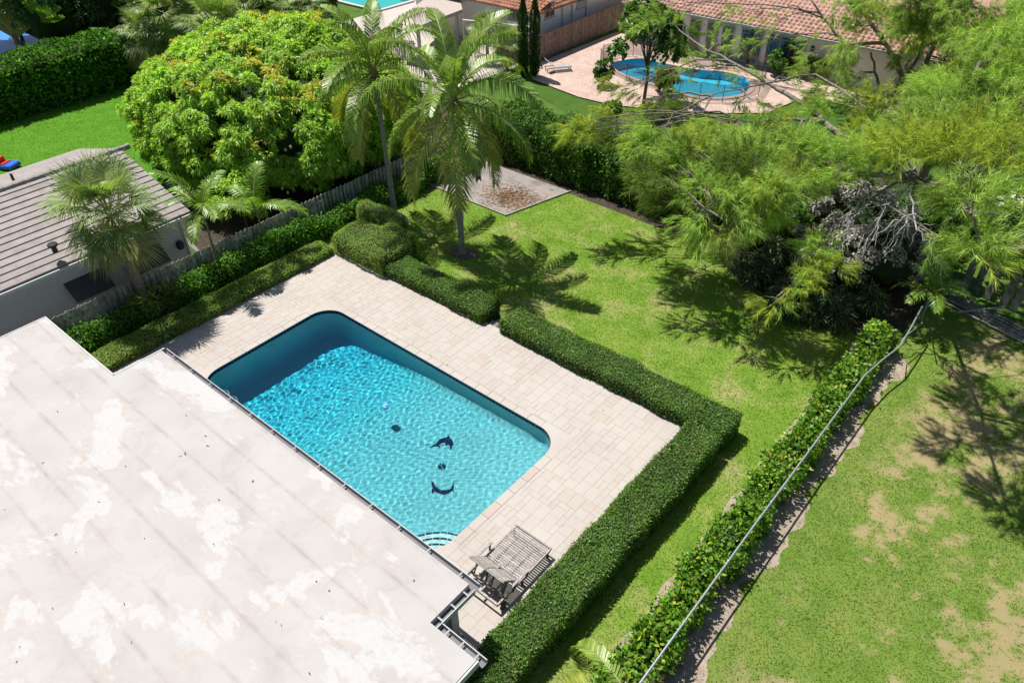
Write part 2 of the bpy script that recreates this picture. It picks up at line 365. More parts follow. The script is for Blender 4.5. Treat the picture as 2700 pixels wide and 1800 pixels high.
for k, (x0, y0, x1, y1) in enumerate(cut):
    w, h = round(x1-x0, 3), round(y1-y0, 3); gp = .0022; dz = random.uniform(-.0015, .0015)
    if k < 300:
        if (w, h) not in cache: cache[(w, h)] = MB().slab(-w/2+gp, w/2-gp, -h/2+gp, h/2-gp, -.03, 0, .004).data('paving_stone', T_OBJ)
        put('paving_stone', cache[(w, h)], deck, ((x0+x1)/2, (y0+y1)/2, dz))
    else: rest.slab(x0+gp, x1-gp, y0+gp, y1-gp, -.03, dz, .004)
tag(rest.build('paving_stones', T_ISL, deck), kind='stuff')
# coping: straight stones and quarter-cut corner stones
pool = thing('swimming_pool', 'rectangular turquoise swimming pool with navy waterline tiles and two dolphin mosaics', 'pool', (0, 0, 0))
def cope(x0, x1, y0, y1):
    put('coping_stone', MB().slab(x0-(x0+x1)/2+.003, x1-(x0+x1)/2-.003, y0-(y0+y1)/2+.003, y1-(y0+y1)/2-.003, -.05, .004, .01).data('coping_stone', T_OBJ), pool, ((x0+x1)/2, (y0+y1)/2, 0))
for i in range(17):
    w = (PX1-2*PR)/17; cope(PX0+PR+i*w, PX0+PR+(i+1)*w, 0, .3)
    if i < 16 or True: cope(PX0+PR+i*w, PX0+PR+(i+1)*w, -6.45, -6.15)
for i in range(7):
    w = (6.15-2*PR)/7; cope(-.3, 0, PY0+PR+i*w, PY0+PR+(i+1)*w); cope(12.15, 12.45, PY0+PR+i*w, PY0+PR+(i+1)*w)
for cx, cy, sx, sy in ((PX1-PR, PY1-PR, 1, 1), (PX0+PR, PY1-PR, -1, 1), (PX0+PR, PY0+PR, -1, -1), (PX1-PR, PY0+PR, 1, -1)):
    for h in (0, 1):
        arc = [(PR*math.cos(R(45*h+45*i/8)), PR*math.sin(R(45*h+45*i/8))) for i in range(9)]
        e = PR+.3
        poly = ([(e, 0)]+[(e, e)]+arc[::-1]) if h == 0 else ([(e, e), (0, e)]+arc[::-1])
        poly = [(cx+sx*x, cy+sy*y) for x, y in poly]
        if sx*sy < 0: poly = poly[::-1]
        MB().prism(poly, -.05, .003).build('coping_corner', T_OBJ, pool)
# basin
def depth(x):
    t = min(1, max(0, (x-1.2)/5.6)); t = t*t*(3-2*t); return 2.2*(1-t)+(1.3-.3*min(1, max(0, (x-6.5)/5.5)))*t
def basinmat():
    m, t, n, l, b = _nodes('pool_plaster')
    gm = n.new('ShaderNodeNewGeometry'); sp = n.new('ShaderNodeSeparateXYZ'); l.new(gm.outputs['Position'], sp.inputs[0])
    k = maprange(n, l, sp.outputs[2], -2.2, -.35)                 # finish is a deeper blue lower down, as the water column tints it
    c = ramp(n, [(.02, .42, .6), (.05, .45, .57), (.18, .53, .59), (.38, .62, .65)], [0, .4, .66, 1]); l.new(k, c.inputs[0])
    v = maprange(n, l, noise(n, l, 1.2, 5).outputs['Fac'], .3, .7, .92, 1.06)
    mm = n.new('ShaderNodeVectorMath'); mm.operation = 'SCALE'; l.new(c.outputs[0], mm.inputs[0]); l.new(v, mm.inputs['Scale'])
    l.new(mm.outputs[0], b.inputs['Base Color']); b.inputs['Roughness'].default_value = .8; b.inputs['Specular IOR Level'].default_value = .1
    return m
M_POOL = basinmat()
ol = outline(0); no = len(ol); B_ = MB(); rows = []
def med(p):
    x = min(max(p[0], 3.1), 9.0); return (x, -3.07)
cove = .42
prof = [(0, 0), (0, -.3)]
for p in [0]: pass
NR = 12
vv = []
levels = ['top', 'mid']+[('c', R(a)) for a in (0, 20, 40, 60, 75, 90)]+[('f', i/NR) for i in range(1, NR+1)]
for lv in levels:
    for p in ol:
        D = depth(p[0]); mpt = med(p); dx, dy = mpt[0]-p[0], mpt[1]-p[1]; L = math.hypot(dx, dy); ux, uy = dx/L, dy/L
        cv = cove if p[0] < 11 else .2
        if lv == 'top': vv.append((p[0], p[1], -.012))
        elif lv == 'mid': vv.append((p[0], p[1], -(D-cv)*.5))
        elif lv[0] == 'c':
            o_ = cv*(1-math.cos(lv[1])); vv.append((p[0]+ux*o_, p[1]+uy*o_, -(D-cv)-cv*math.sin(lv[1])))
        else:
            o_ = cv+(L-cv)*lv[1]*.999; x, y = p[0]+ux*o_, p[1]+uy*o_
            vv.append((x, y, -depth(x)))
nl = len(levels)
ff = [(i*no+j, (i+1)*no+j, (i+1)*no+(j+1) % no, i*no+(j+1) % no) for i in range(nl-1) for j in range(no)]
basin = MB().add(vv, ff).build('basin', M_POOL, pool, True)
RECV = [basin]
# waterline tiles: navy squares with grout gaps
M_NAVY = mat('navy_tile', [(.006, .012, .05), (.012, .022, .085)], 9, .25, 0, rnd='island', rvar=.5, spec=.1)
tb = MB(); olt = outline(-.006); per = [0]
for i in range(len(olt)): per.append(per[-1]+math.dist(olt[i], olt[(i+1) % len(olt)]))
def along(s):
    s %= per[-1]; i = int(np.searchsorted(per, s, 'right')-1); i = min(i, len(olt)-1); a, b = olt[i], olt[(i+1) % len(olt)]; t = (s-per[i])/max(1e-6, per[i+1]-per[i]); return (a[0]+(b[0]-a[0])*t, a[1]+(b[1]-a[1])*t)
nt_ = int(per[-1]/.15)
for i in range(nt_):
    for z0, z1 in ((-.19, -.112), (-.108, -.03)):
        a = along((i+.03)*per[-1]/nt_); b = along((i+.97)*per[-1]/nt_); tb.add([(*a, z0), (*b, z0), (*b, z1), (*a, z1)], [(3, 2, 1, 0)])
o = tb.build('waterline_tiles', M_NAVY, pool); o['kind'] = 'stuff'; RECV.append(o)
# corner steps: concentric risers round the corner, each edged with navy tile strips
SC = (12.3, -6.2)
M_STEP = mat('step_plaster', [(.42, .72, .73), (.5, .77, .77)], 4, .8, 0, spec=.1)
inside = lambda x, y: (PX0+.0 <= x <= PX1-.003 and PY0+.003 <= y) and not (x > PX1-PR and y < PY0+PR and math.hypot(x-(PX1-PR), y-(PY0+PR)) > PR-.004)
for k, (r, z) in enumerate(((1.62, -.92), (1.3, -.7), (.98, -.48), (.66, -.27))):
    ang = [a for a in np.linspace(80, 200, 121) if inside(SC[0]+r*math.cos(R(a)), SC[1]+r*math.sin(R(a)))]
    arc = [(SC[0]+r*math.cos(R(a)), SC[1]+r*math.sin(R(a))) for a in ang]
    cor = [(PX1-PR+(PR-.004)*math.cos(R(a)), PY0+PR+(PR-.004)*math.sin(R(a))) for a in np.linspace(270, 360, 15)]
    st = MB().prism(arc+cor, -1.3, z).build('step', M_STEP, pool); RECV.append(st)
    a0, a1 = ang[0], ang[-1]; ns = 10-2*k if k < 3 else 5
    for i in range(ns):
        b0, b1 = a0+(a1-a0)*(i+.04)/ns, a0+(a1-a0)*(i+.96)/ns; aa = np.linspace(b0, b1, 5)
        i1 = [(SC[0]+(r-.005)*math.cos(R(a)), SC[1]+(r-.005)*math.sin(R(a))) for a in aa]; i2 = [(SC[0]+(r-.07)*math.cos(R(a)), SC[1]+(r-.07)*math.sin(R(a))) for a in aa]
        RECV.append(MB().prism(i1+i2[::-1], z-.01, z+.008).build('step_tile', M_NAVY, st))
# dolphin and ball mosaics on the floor, main drain, return fitting
M_MOS = mat('mosaic_tile', [(.004, .01, .035), (.012, .03, .09), (.05, .12, .22)], 16, .6, 0, spec=0, pos=[.4, .55, .75])
def cropv(zx, zy): return (500+zx*.44643)/VS, (780+zy*.44643)/VS         # pixels of a crop of the photograph -> picture pixels
def mosaic(name, pts, zapp=-.78):
    """flat tile figure on the pool floor; the outline was read off the picture, through the water (apparent floor level zapp)"""
    q_ = [tuple(P(*cropv(x, y), zapp)[:2]) for x, y in pts]
    if sum(q_[i][0]*q_[(i+1) % len(q_)][1]-q_[(i+1) % len(q_)][0]*q_[i][1] for i in range(len(q_))) < 0: q_ = q_[::-1]
    zc = -depth(sum(x for x, y in q_)/len(q_))
    o = MB().prism(q_, zc-.06, zc+.03).build(name, M_MOS, pool); RECV.append(o); return o
tag(mosaic('dolphin_mosaic', [(1416, 894), (1440, 880), (1458, 872), (1466, 858), (1482, 845), (1502, 838), (1518, 838), (1530, 826), (1537, 841), (1551, 852), (1560, 868), (1560, 880), (1552, 886), (1546, 909), (1537, 906), (1538, 886), (1526, 876), (1514, 884), (1508, 880), (1514, 870), (1500, 864), (1484, 866), (1474, 876), (1478, 902), (1464, 888), (1446, 886), (1430, 894)]), 'leaping dolphin in navy tiles')
tag(mosaic('dolphin_mosaic', [(1430, 1096), (1442, 1106), (1450, 1122), (1464, 1138), (1484, 1149), (1508, 1153), (1530, 1148), (1545, 1136), (1552, 1122), (1562, 1102), (1563, 1122), (1558, 1138), (1562, 1162), (1550, 1156), (1534, 1166), (1508, 1176), (1480, 1173), (1458, 1163), (1446, 1154), (1432, 1172), (1430, 1152), (1434, 1138), (1427, 1118)]), 'diving dolphin in navy tiles')
for i in range(9):
    a0, a1 = R(i*40), R(i*40+26); mosaic('ball_mosaic', [(1490+4*math.cos(a0), 1010+3*math.sin(a0)), (1490+24*math.cos(a0), 1010+18*math.sin(a0)), (1490+25*math.cos((a0+a1)/2), 1010+19*math.sin((a0+a1)/2)), (1490+24*math.cos(a1), 1010+18*math.sin(a1))])
o = MB().bar((.0, -3.0, -.55), (.02, -2.8, -.55), .04, .06).build('return_fitting', plain('fitting_white', (.5, .6, .6)), pool); RECV.append(o)
for o in RECV: o.cycles.is_caustics_receiver = True
# water surface
def watermat(name):
    m = bpy.data.materials.new(name); m.use_nodes = True; n = m.node_tree.nodes; n.clear()
    o = n.new('ShaderNodeOutputMaterial'); g_ = n.new('ShaderNodeBsdfGlass'); g_.inputs['Roughness'].default_value = 0; g_.inputs['IOR'].default_value = 1.333; g_.inputs['Color'].default_value = (.93, 1, 1, 1)
    m.node_tree.links.new(g_.outputs[0], o.inputs[0]); return m
M_WATER = watermat('pool_water')
def waterheight(X, Y, sd_, amp=1.0):
    r = np.random.default_rng(sd_); Z = np.zeros_like(X)
    for i in range(70):
        lam = r.uniform(.085, .33); k = 2*np.pi/lam; a = r.normal(.9, 1.1)
        xx = X+.12*np.sin(Y*1.1+i); yy = Y+.12*np.sin(X*.9+i*2)
        Z += .0009*lam*np.sin(k*(xx*np.cos(a)+yy*np.sin(a))+r.uniform(0, 6.3))
    return Z*amp
ws = .028; ny = int(6.15/ws); nx = int(12.15/ws)
gx = np.linspace(-.015, 12.165, nx); gy = np.linspace(-6.165, .015, ny); X, Y = np.meshgrid(gx, gy)
ampm = 1.15-.35*np.clip((X-4)/7, 0, 1)
Z = -.1+waterheight(X, Y, 3)*ampm
def ccl(V, off):                                            # keep the sheet inside the rounded corners
    V = V.copy()
    for cx, cy, sx, sy in ((PX1-PR, PY1-PR, 1, 1), (PX0+PR, PY1-PR, -1, 1), (PX0+PR, PY0+PR, -1, -1), (PX1-PR, PY0+PR, 1, -1)):
        dx, dy = (V[:, 0]-cx)*sx, (V[:, 1]-cy)*sy; rr = np.hypot(dx, dy); m_ = (dx > 0) & (dy > 0) & (rr > PR+off)
        V[m_, 0] = cx+sx*dx[m_]*(PR+off)/rr[m_]; V[m_, 1] = cy+sy*dy[m_]*(PR+off)/rr[m_]
    return V
V = ccl(np.stack([X, Y, Z], -1).reshape(-1, 3), .012)
idx = np.arange(nx*ny).reshape(ny, nx); F = np.stack([idx[:-1, :-1], idx[:-1, 1:], idx[1:, 1:], idx[1:, :-1]], -1).reshape(-1, 4)
water = npmesh('pool_water', V, F, M_WATER, None, True); water['kind'] = 'structure'; water.cycles.is_caustics_caster = True
# floating dispenser
fp = P(886, 930, -.05); fl = thing('floating_dispenser', 'small round blue chlorine dispenser floating in the pool', 'dispenser', (fp[0], fp[1], -.1))
MB().lathe([(.05, -.16), (.06, -.02), (.14, -.01), (.15, .02), (.13, .045)], 18).build('float_ring', plain('float_blue', (.08, .3, .65), .4), fl, True)
MB().lathe([(.06, .046), (.06, .07), (.03, .08)], 14).build('cap', plain('float_cap', (.2, .5, .8), .4), fl, True)
# hand rail
M_STEEL = plain('stainless', (.6, .6, .6), .25, .5, 1)
hr = thing('pool_ladder', 'curved stainless steel pool ladder rails beside the roof edge', 'ladder', (2.35, -6.3, 0))
for dx in (-.25, .25):
    pts = [(dx, -.25, .0), (dx, -.25, .55)]+[(dx, -.25+.28*(1-math.cos(R(a))), .55+.2*math.sin(R(a))) for a in range(20, 181, 20)]+[(dx, .31, .2), (dx, .31, -1.0)]
    MB().tube(pts, .022, 8).build('rail', M_STEEL, hr, True)
for z in (-.35, -.7): MB().box(-.25, .25, .27, .35, z-.02, z+.02).build('rung', M_STEEL, hr)

# ------------------------------------------------------------------ the house: flat roof, gutter, column
ZR = 2.42
house = thing('house', 'white flat-roofed house with weathered patched membrane roof in the foreground', 'house', (5, -14, 0))
HOFF = np.array([5, -14, 0.])
def hb(mb, name, m, par=house, smooth=False):
    mb.v = [tuple(np.array(v)-HOFF) for v in mb.v]; return mb.build(name, m, par, smooth)
ROOF = [(16.14, -30), (16.14, -8.42), (14.72, -8.42), (14.72, -7.12), (.72, -7.12), (.72, -8.8), (-4.25, -8.8), (-4.25, -30)]
M_FASC = plain('fascia_white', (.45, .445, .44), .6)
M_WALL = plain('house_stucco', (.55, .53, .5), .9)
def roofmat():
    m, t, n, l, b = _nodes('roof_membrane')
    gm = n.new('ShaderNodeNewGeometry')
    a = noise(n, l, .55, 6, .6); c = ramp(n, [(.37, .352, .345), (.398, .383, .377), (.418, .407, .402)], [.3, .5, .7]); l.new(a.outputs['Fac'], c.inputs[0])
    mp = n.new('ShaderNodeMapping'); mp.inputs['Scale'].default_value = (.6, 1.0, 1); l.new(gm.outputs['Position'], mp.inputs[0])
    sp = n.new('ShaderNodeSeparateXYZ'); l.new(gm.outputs['Position'], sp.inputs[0])
    # dirt gathered along the lapped seams (every 0.98 m)
    def op(o_, x, y_=None):
        k = n.new('ShaderNodeMath'); k.operation = o_
        for i, v in enumerate((x, y_)):
            if v is None: continue
            if hasattr(v, 'links'): l.new(v, k.inputs[i])
            else: k.inputs[i].default_value = v
        return k.outputs[0]
    ph = op('PINGPONG', op('ADD', sp.outputs[1], 7.16+9.8), .49); sm = maprange(n, l, ph, 0.0, .11, 1, 0)
    dn = maprange(n, l, noise(n, l, 1.3, 7, .7).outputs['Fac'], .42, .7, 0, 1)
    col = mixc(n, l, c.outputs[0], (.27, .245, .24), op('MULTIPLY', op('MULTIPLY', sm, dn), .85))
    # ponding stains with a tide mark
    st = noise(n, l, .95, 8, .62, None, .5); k2 = maprange(n, l, st.outputs['Fac'], .55, .68, 0, .55); col = mixc(n, l, col, (.31, .285, .275), k2)
    td = op('MULTIPLY', maprange(n, l, st.outputs['Fac'], .515, .545), maprange(n, l, st.outputs['Fac'], .545, .575, 1, 0)); col = mixc(n, l, col, (.38, .32, .285), op('MULTIPLY', td, .4))
    # white coating left in soft ragged patches, worn thin at the rims
    p1 = noise(n, l, .75, 10, .62, mp.outputs[0], .35); k1 = maprange(n, l, p1.outputs['Fac'], .535, .575)
    fine = maprange(n, l, noise(n, l, 9, 6, .7).outputs['Fac'], .3, .55, .45, 1)
    rm = op('MULTIPLY', maprange(n, l, p1.outputs['Fac'], .51, .54), maprange(n, l, p1.outputs['Fac'], .54, .56, 1, 0)); col = mixc(n, l, col, (.4, .35, .315), op('MULTIPLY', rm, .5))
    wh = ramp(n, [(.428, .424, .424), (.45, .447, .448)]); l.new(noise(n, l, 14, 6, .7).outputs['Fac'], wh.inputs[0])
    col = mixc(n, l, col, wh.outputs[0], op('MULTIPLY', k1, fine))
    l.new(col, b.inputs['Base Color']); b.inputs['Roughness'].default_value = .85; b.inputs['Specular IOR Level'].default_value = .2
    bump(n, l, b, noise(n, l, 30, 5, .7).outputs['Fac'], .15, .01); return m
M_ROOF = roofmat()
rs = hb(MB().prism(ROOF[::-1] if False else ROOF[::-1], ZR-.22, ZR-.02), 'roof_slab', M_FASC)
# membrane sheets with lapped seams, running parallel to the pool
y = -7.12; k = 0
while y > -26:
    y1 = y-.98
    segs = []
    for x0, x1, top in ((.72, 14.72, -7.12), (14.72, 16.14, -8.42), (-4.25, .72, -8.8)):
        a, b = min(y, top), y1
        if a-b < .05: continue
        segs.append((x0, x1, a, b))
    cuts = sorted(random.uniform(-3, 15) for _ in range(2))
    for x0, x1, a, b in segs:
        xs = [x0]+[c_ for c_ in cuts if x0+1 < c_ < x1-1]+[x1]
        for q0, q1 in zip(xs, xs[1:]):
            dz = random.uniform(-.001, .001)
            hb(MB().add([(q0, b-.04, ZR-.001+dz), (q1, b-.04, ZR-.0005+dz), (q1, a, ZR-.006+dz), (q0, a, ZR-.006+dz), (q0, b-.04, ZR-.015), (q1, b-.04, ZR-.015), (q1, a, ZR-.0155), (q0, a, ZR-.0155)],
                    [(0, 1, 2, 3), (5, 4, 7, 6), (1, 0, 4, 5), (0, 3, 7, 4), (2, 1, 5, 6), (3, 2, 6, 7)]), 'roof_sheet', M_ROOF)
    y = y1; k += 1
M_GUT = plain('gutter_dark', (.10, .10, .115), .5); M_LIP = plain('gutter_lip', (.4, .4, .4), .4); M_BRK = plain('gutter_bracket', (.26, .26, .27), .4)
def gutter(a, b, nrm, nb, wd=.17):
    a = np.array(a, float); b = np.array(b, float); nv = np.array(nrm, float); d = unit(b-a)
    z = ZR-.1
    gt = hb(MB().bar((*(a+nv*(wd/2+.004)), z-.07), (*(b+nv*(wd/2+.004)), z-.07), wd-.01, .02), 'gutter', M_GUT)
    gt2 = hb(MB().bar((*(a+nv*wd), z), (*(b+nv*wd), z), .022, .15), 'gutter_lip', M_LIP)
    for i in range(nb):
        p = a+(b-a)*(i+.5)/nb; hb(MB().bar((*(p+nv*.002), z+.055), (*(p+nv*(wd-.016)), z+.055), .04, .015), 'gutter_bracket', M_BRK)
gutter((.72, -7.12), (14.9, -7.12), (0, 1), 13); gutter((14.72, -7.13), (14.72, -8.41), (1, 0), 3, .2); gutter((14.95, -8.42), (16.3, -8.42), (0, 1), 3)
hb(MB().bar((16.18, -8.4, ZR-.1), (16.18, -20, ZR-.1), .04, .2), 'fascia', M_FASC)
hb(MB().bar((.69, -7.0, ZR-.06), (.69, -8.8, ZR-.06), .05, .14), 'fascia', M_FASC); hb(MB().bar((.7, -8.77, ZR-.06), (-4.3, -8.77, ZR-.06), .05, .14), 'fascia', M_FASC); hb(MB().bar((-4.28, -8.8, ZR-.06), (-4.28, -20, ZR-.06), .05, .14), 'fascia', M_FASC)
hb(MB().box(-3.9, 14.2, -29, -10.6, LZ, ZR-.23), 'wall', M_WALL); hb(MB().box(14.3, 16.0, -29, -11.2, LZ, ZR-.23), 'wall', M_WALL)
cl = hb(MB().box(14.16, 14.4, -7.52, -7.28, .12, ZR-.23), 'column', M_FASC)
for z0, z1, e in ((0, .12, .05), (ZR-.4, ZR-.3, .04)): hb(MB().box(14.16-e, 14.4+e, -7.52-e, -7.28+e, z0+.001, z1), 'column_collar', M_FASC)
# twigs and leaves dropped on the roof
n = 70; c = np.column_stack([rng.uniform(-3, 15.5, n), rng.uniform(-19, -7.6, n), np.full(n, ZR+.02)]); c = c[(c[:, 0] > .8) & (c[:, 0] < 14.5) | (c[:, 1] < -9)]
d = unit(np.column_stack([rng.normal(size=(len(c), 2)), rng.normal(size=len(c))*.3])); V, F = leafquads(c, d, rng.uniform(.05, .13, len(c)), rng.uniform(.02, .05, len(c)), 0)
tag(npmesh('roof_debris', V, F, leafmat('dark_debris', [(.02, .015, .02), (.07, .04, .03)], 0)), 'scattered dry twigs and leaves on the white flat roof', 'debris', kind='stuff')
n = 45; c = np.column_stack([rng.uniform(-2.8, 15, n), rng.uniform(-7, 2.9, n), np.full(n, .012)]); c = c[~((c[:, 0] > -.3) & (c[:, 0] < 12.5) & (c[:, 1] > -6.5) & (c[:, 1] < .3))]
d = unit(np.column_stack([rng.normal(size=(len(c), 2)), rng.normal(size=len(c))*.2])); V, F = leafquads(c, d, rng.uniform(.04, .09, len(c)), .03, 0)
tag(npmesh('deck_debris', V, F, MATS['dark_debris']), 'a few tiny dry leaves dropped on the pale stone deck', 'debris', kind='stuff')
# steps down to the lawn in the hedge gap
gs = thing('garden_steps', 'two stone steps from the deck to the lawn between the hedges', 'steps', (6.3, 3.2, LZ))
for i, (y0, y1, z1) in enumerate(((.06, .42, .23), (.42, .78, .11))): MB().slab(-.42, .42, y0, y1, 0, z1, .01).build('tread', T_OBJ, gs)

# ------------------------------------------------------------------ hedges and shrubs
def rbox_pts(b, dens, r=.16, faces='txXyY', rough=.04):
    """points and normals on a rounded box b = (x0,x1,y0,y1,z0,z1)"""
    x0, x1, y0, y1, z0, z1 = b; P_, N_ = [], []
    def u(n, a, c): return rng.uniform(a, c, n)
    for f in faces:
        if f == 't': n = int((x1-x0)*(y1-y0)*dens); p = np.column_stack([u(n, x0, x1), u(n, y0, y1), np.full(n, z1)])
        elif f in 'xX': n = int((y1-y0)*(z1-z0)*dens); p = np.column_stack([np.full(n, x0 if f == 'x' else x1), u(n, y0, y1), u(n, z0, z1)])
        else: n = int((x1-x0)*(z1-z0)*dens); p = np.column_stack([u(n, x0, x1), np.full(n, y0 if f == 'y' else y1), u(n, z0, z1)])
        P_.append(p)
    p = np.concatenate(P_)
    lo = np.array([x0+r, y0+r, z0-9]); hi = np.array([x1-r, y1-r, z1-r]); q_ = np.clip(p, lo, hi); d = p-q_; nrm = unit(d)
    w = np.column_stack([vnoise(p, 1.6), vnoise(p+7, 1.9), vnoise(p+3, 1.4)])*rough*1.2
    return q_+nrm*r+w+nrm*rng.normal(0, rough*.5, (len(p), 1)), nrm
def core(b, m, par, inset=.07, step=.25, name='foliage_core', amp=.04):  # solid dark green block filling the hedge behind its leaves
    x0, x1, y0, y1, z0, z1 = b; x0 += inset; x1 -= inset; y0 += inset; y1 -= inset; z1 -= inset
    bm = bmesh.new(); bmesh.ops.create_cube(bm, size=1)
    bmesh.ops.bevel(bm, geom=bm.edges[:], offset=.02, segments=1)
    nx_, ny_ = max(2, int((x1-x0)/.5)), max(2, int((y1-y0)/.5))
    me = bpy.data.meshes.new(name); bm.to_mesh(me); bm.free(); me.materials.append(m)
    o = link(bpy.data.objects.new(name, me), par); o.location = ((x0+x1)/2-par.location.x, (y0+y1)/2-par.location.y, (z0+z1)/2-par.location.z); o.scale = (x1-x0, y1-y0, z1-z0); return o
M_CORE = mat('plant_core', [(.015, .03, .008), (.035, .06, .016)], 12, .95, .8, 30)  # dark green of the solid bodies inside the foliage
def hedge(name, label, boxes, m, dens=650, L=.06, W=.036, r=.16, faces='txXyY', rough=.035, par_loc=None, cat='hedge', up=.35, spread=.9, extra=None):
    c = boxes[0]; t = thing(name, label, cat, par_loc or ((c[0]+c[1])/2, (c[2]+c[3])/2, c[4]))
    parts = []
    for b in boxes:
        fc = b[6] if len(b) > 6 else faces
        p, nr = rbox_pts(b[:6], dens, r, fc, rough); n = len(p)
        rd = rdir(n); d = unit(np.cross(nr, rd)*.8+nr*.45+rdir(n)*.35+np.array([0, 0, up*.5])); ll = L*rng.uniform(.6, 1.25, n)
        sv = np.cross(d, unit(nr+rdir(n)*.55))
        parts.append(leafquads(p-nr*.03, d, ll, W*rng.uniform(.7, 1.2, n), .12, sv))
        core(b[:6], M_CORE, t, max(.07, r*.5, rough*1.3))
    if extra: parts += extra
    V, F = merge(parts); V = V-np.array(t.location)
    o = npmesh('foliage', V, F, m, t); o['kind'] = 'stuff'; return t
L_HEDGE = leafmat('clipped_hedge_leaf', [(.028, .075, .012), (.05, .125, .018), (.075, .16, .025), (.1, .18, .03), (.12, .19, .04), (.14, .11, .07)], .42, .45, .4, 1.75)
L_HEDGE2 = leafmat('mound_hedge_leaf', [(.04, .08, .015), (.075, .135, .022), (.11, .18, .03), (.14, .19, .04), (.2, .15, .09)], .45, .45, .35, 2.7)
hedge('clipped_hedge', 'low clipped hedge along the fence side of the deck', [(-4.1, -2.95, -8.7, 2.75, LZ, .38)], L_HEDGE2, 1150, .075, .046, rough=.05)
hedge('clipped_hedge', 'short clipped hedge between the rounded topiary mound and the garden steps', [(.3, 5.88, 2.98, 4.2, LZ, .55)], L_HEDGE, 1150, .075, .046, rough=.055)
hedge('clipped_hedge', 'long L-shaped clipped hedge round the right-hand corner of the deck', [(6.75, 16.36, 3.02, 4.3, LZ, .6), (15.15, 16.38, -15, 3.0, LZ, .6, 'txX')], L_HEDGE, 1150, .075, .046, rough=.055)
hedge('topiary_mound', 'tall rounded topiary mound with two lobes at the deck corner', [(-3.15, .25, 2.75, 4.75, LZ, 1.05), (-4.2, -1.3, 5.05, 6.05, LZ, 1.15), (-1.9, .0, 4.4, 5.4, LZ, 1.05)], L_HEDGE2, 800, r=.35, rough=.07)
L_CLUSIA = leafmat('broad_hedge_leaf', [(.03, .085, .008), (.055, .14, .012), (.1, .2, .015), (.07, .16, .014), (.25, .27, .03)], .35, .42, .35, 1.8)
hedge('boundary_shrubs', 'loose broad-leaved hedge along the wire fence', [(17.98, 18.8, -14, 12.2, LZ, .62)], L_CLUSIA, 430, .17, .1, .3, rough=.2, cat='hedge', spread=1.0)
L_SHRUB = leafmat('fence_shrub_leaf', [(.03, .085, .012), (.05, .13, .018), (.085, .19, .025), (.12, .23, .03)], .4, .45, .25, 1.7)
yy = -9.6; k = 0
spots = ['nearest the flat white roof', 'second from the flat white roof', 'in front of the fan palm foot', 'just past the fan palm', 'below the first feather palm', 'below the second feather palm', 'half way along the picket fence', 'in the shade below the mango tree', 'beside the topiary mound', 'at the foot of the rear coconut palm', 'at the rear corner of the picket fence']
while yy < 14 and k < 11:
    L_ = 2.1; h = [.65, .7, .6, .75, .85, .8, .65, .6, .65, .6, .75][k]
    hedge('fence_shrub', 'leafy green shrub at the picket fence, '+spots[k], [(-5.62, -4.75+.12*math.sin(k*2), yy, yy+L_+.12, LZ, h)], L_SHRUB, 430, .13, .08, .3, rough=.18); yy += L_; k += 1
L_BACK = leafmat('back_hedge_leaf', [(.022, .06, .008), (.04, .1, .012), (.065, .14, .018), (.1, .19, .025)], .3, .5, .2)
hedge('tall_hedge', 'tall dark hedge across the back of the garden', [(-5.4, 11.5, 15.5, 18.2, LZ, 2.1, 'tyYxX')], L_BACK, 300, .17, .1, .5, rough=.22, cat='hedge')
hedge('tall_hedge', 'tall dense hedge beyond the bright far left lawn', [(-36.5, -32.6, -24, 9.6, LZ, 2.7)], leafmat('far_hedge_leaf', [(.02, .07, .006), (.035, .11, .008), (.07, .19, .012), (.11, .25, .02)], .3, .5, .15, 1.3), 90, .26, .16, .4, rough=.18, cat='hedge')

# ------------------------------------------------------------------ fences
def picketmesh(name, w, h, m, th=.02, dog=.04):
    return MB().add([(-w/2, -th/2, 0), (w/2, -th/2, 0), (w/2, -th/2, h-dog), (w/2-dog, -th/2, h), (-w/2+dog, -th/2, h), (-w/2, -th/2, h-dog), (-w/2, th/2, 0), (w/2, th/2, 0), (w/2, th/2, h-dog), (w/2-dog, th/2, h), (-w/2+dog, th/2, h), (-w/2, th/2, h-dog)],
                    [(0, 1, 2, 3, 4, 5), (11, 10, 9, 8, 7, 6)]+[(i, i+6, (i+1) % 6+6, (i+1) % 6) for i in range(6)]).data(name, m)
M_GREY = mat('weathered_fence_wood', [(.2, .2, .18), (.34, .34, .3), (.44, .44, .39)], 3, .9, .4, 30, rnd='object', rvar=.35)
M_BROWN = mat('tan_fence_wood', [(.2, .135, .1), (.3, .21, .165), (.36, .27, .22)], 3, .9, .4, 30, rnd='object', rvar=.25)
ft = thing('picket_fence', 'weathered grey shadowbox picket fence along the left boundary', 'fence', (-5.8, 2, LZ))
pm = picketmesh('picket', .135, 1.72, M_GREY)
for i, y in enumerate(np.arange(-11, 16.8, .118)):
    put('picket', pm, ft, ((.035 if i % 2 else -.035)+random.uniform(-.006, .006), y-2, random.uniform(-.03, .02)), (random.uniform(-.01, .01), random.uniform(-.02, .02), math.pi/2))
for z in (.35, 1.35): MB().box(-.02, .02, -13, 14.8, z, z+.08).build('rail', M_GREY, ft)
bf = thing('board_fence', 'tan wooden board fence beside the white house', 'fence', (-12.9, 29.0, LZ))
pm = picketmesh('picket', .148, 1.85, M_BROWN)
for i, y in enumerate(np.arange(0, 16, .152)): put('picket', pm, bf, (-.02*y+random.uniform(-.01, .01), y, random.uniform(-.03, .02)), (0, random.uniform(-.015, .015), math.pi/2))
for i, x in enumerate(np.arange(.1, 3.2, .152)): put('picket', pm, bf, (-x, .0, random.uniform(-.03, .02)-.3), (0, random.uniform(-.015, .015), 0))
MB().bar((-.06, 0, 1.5), (-.38, 16, 1.5), .03, .08).build('rail', M_BROWN, bf)
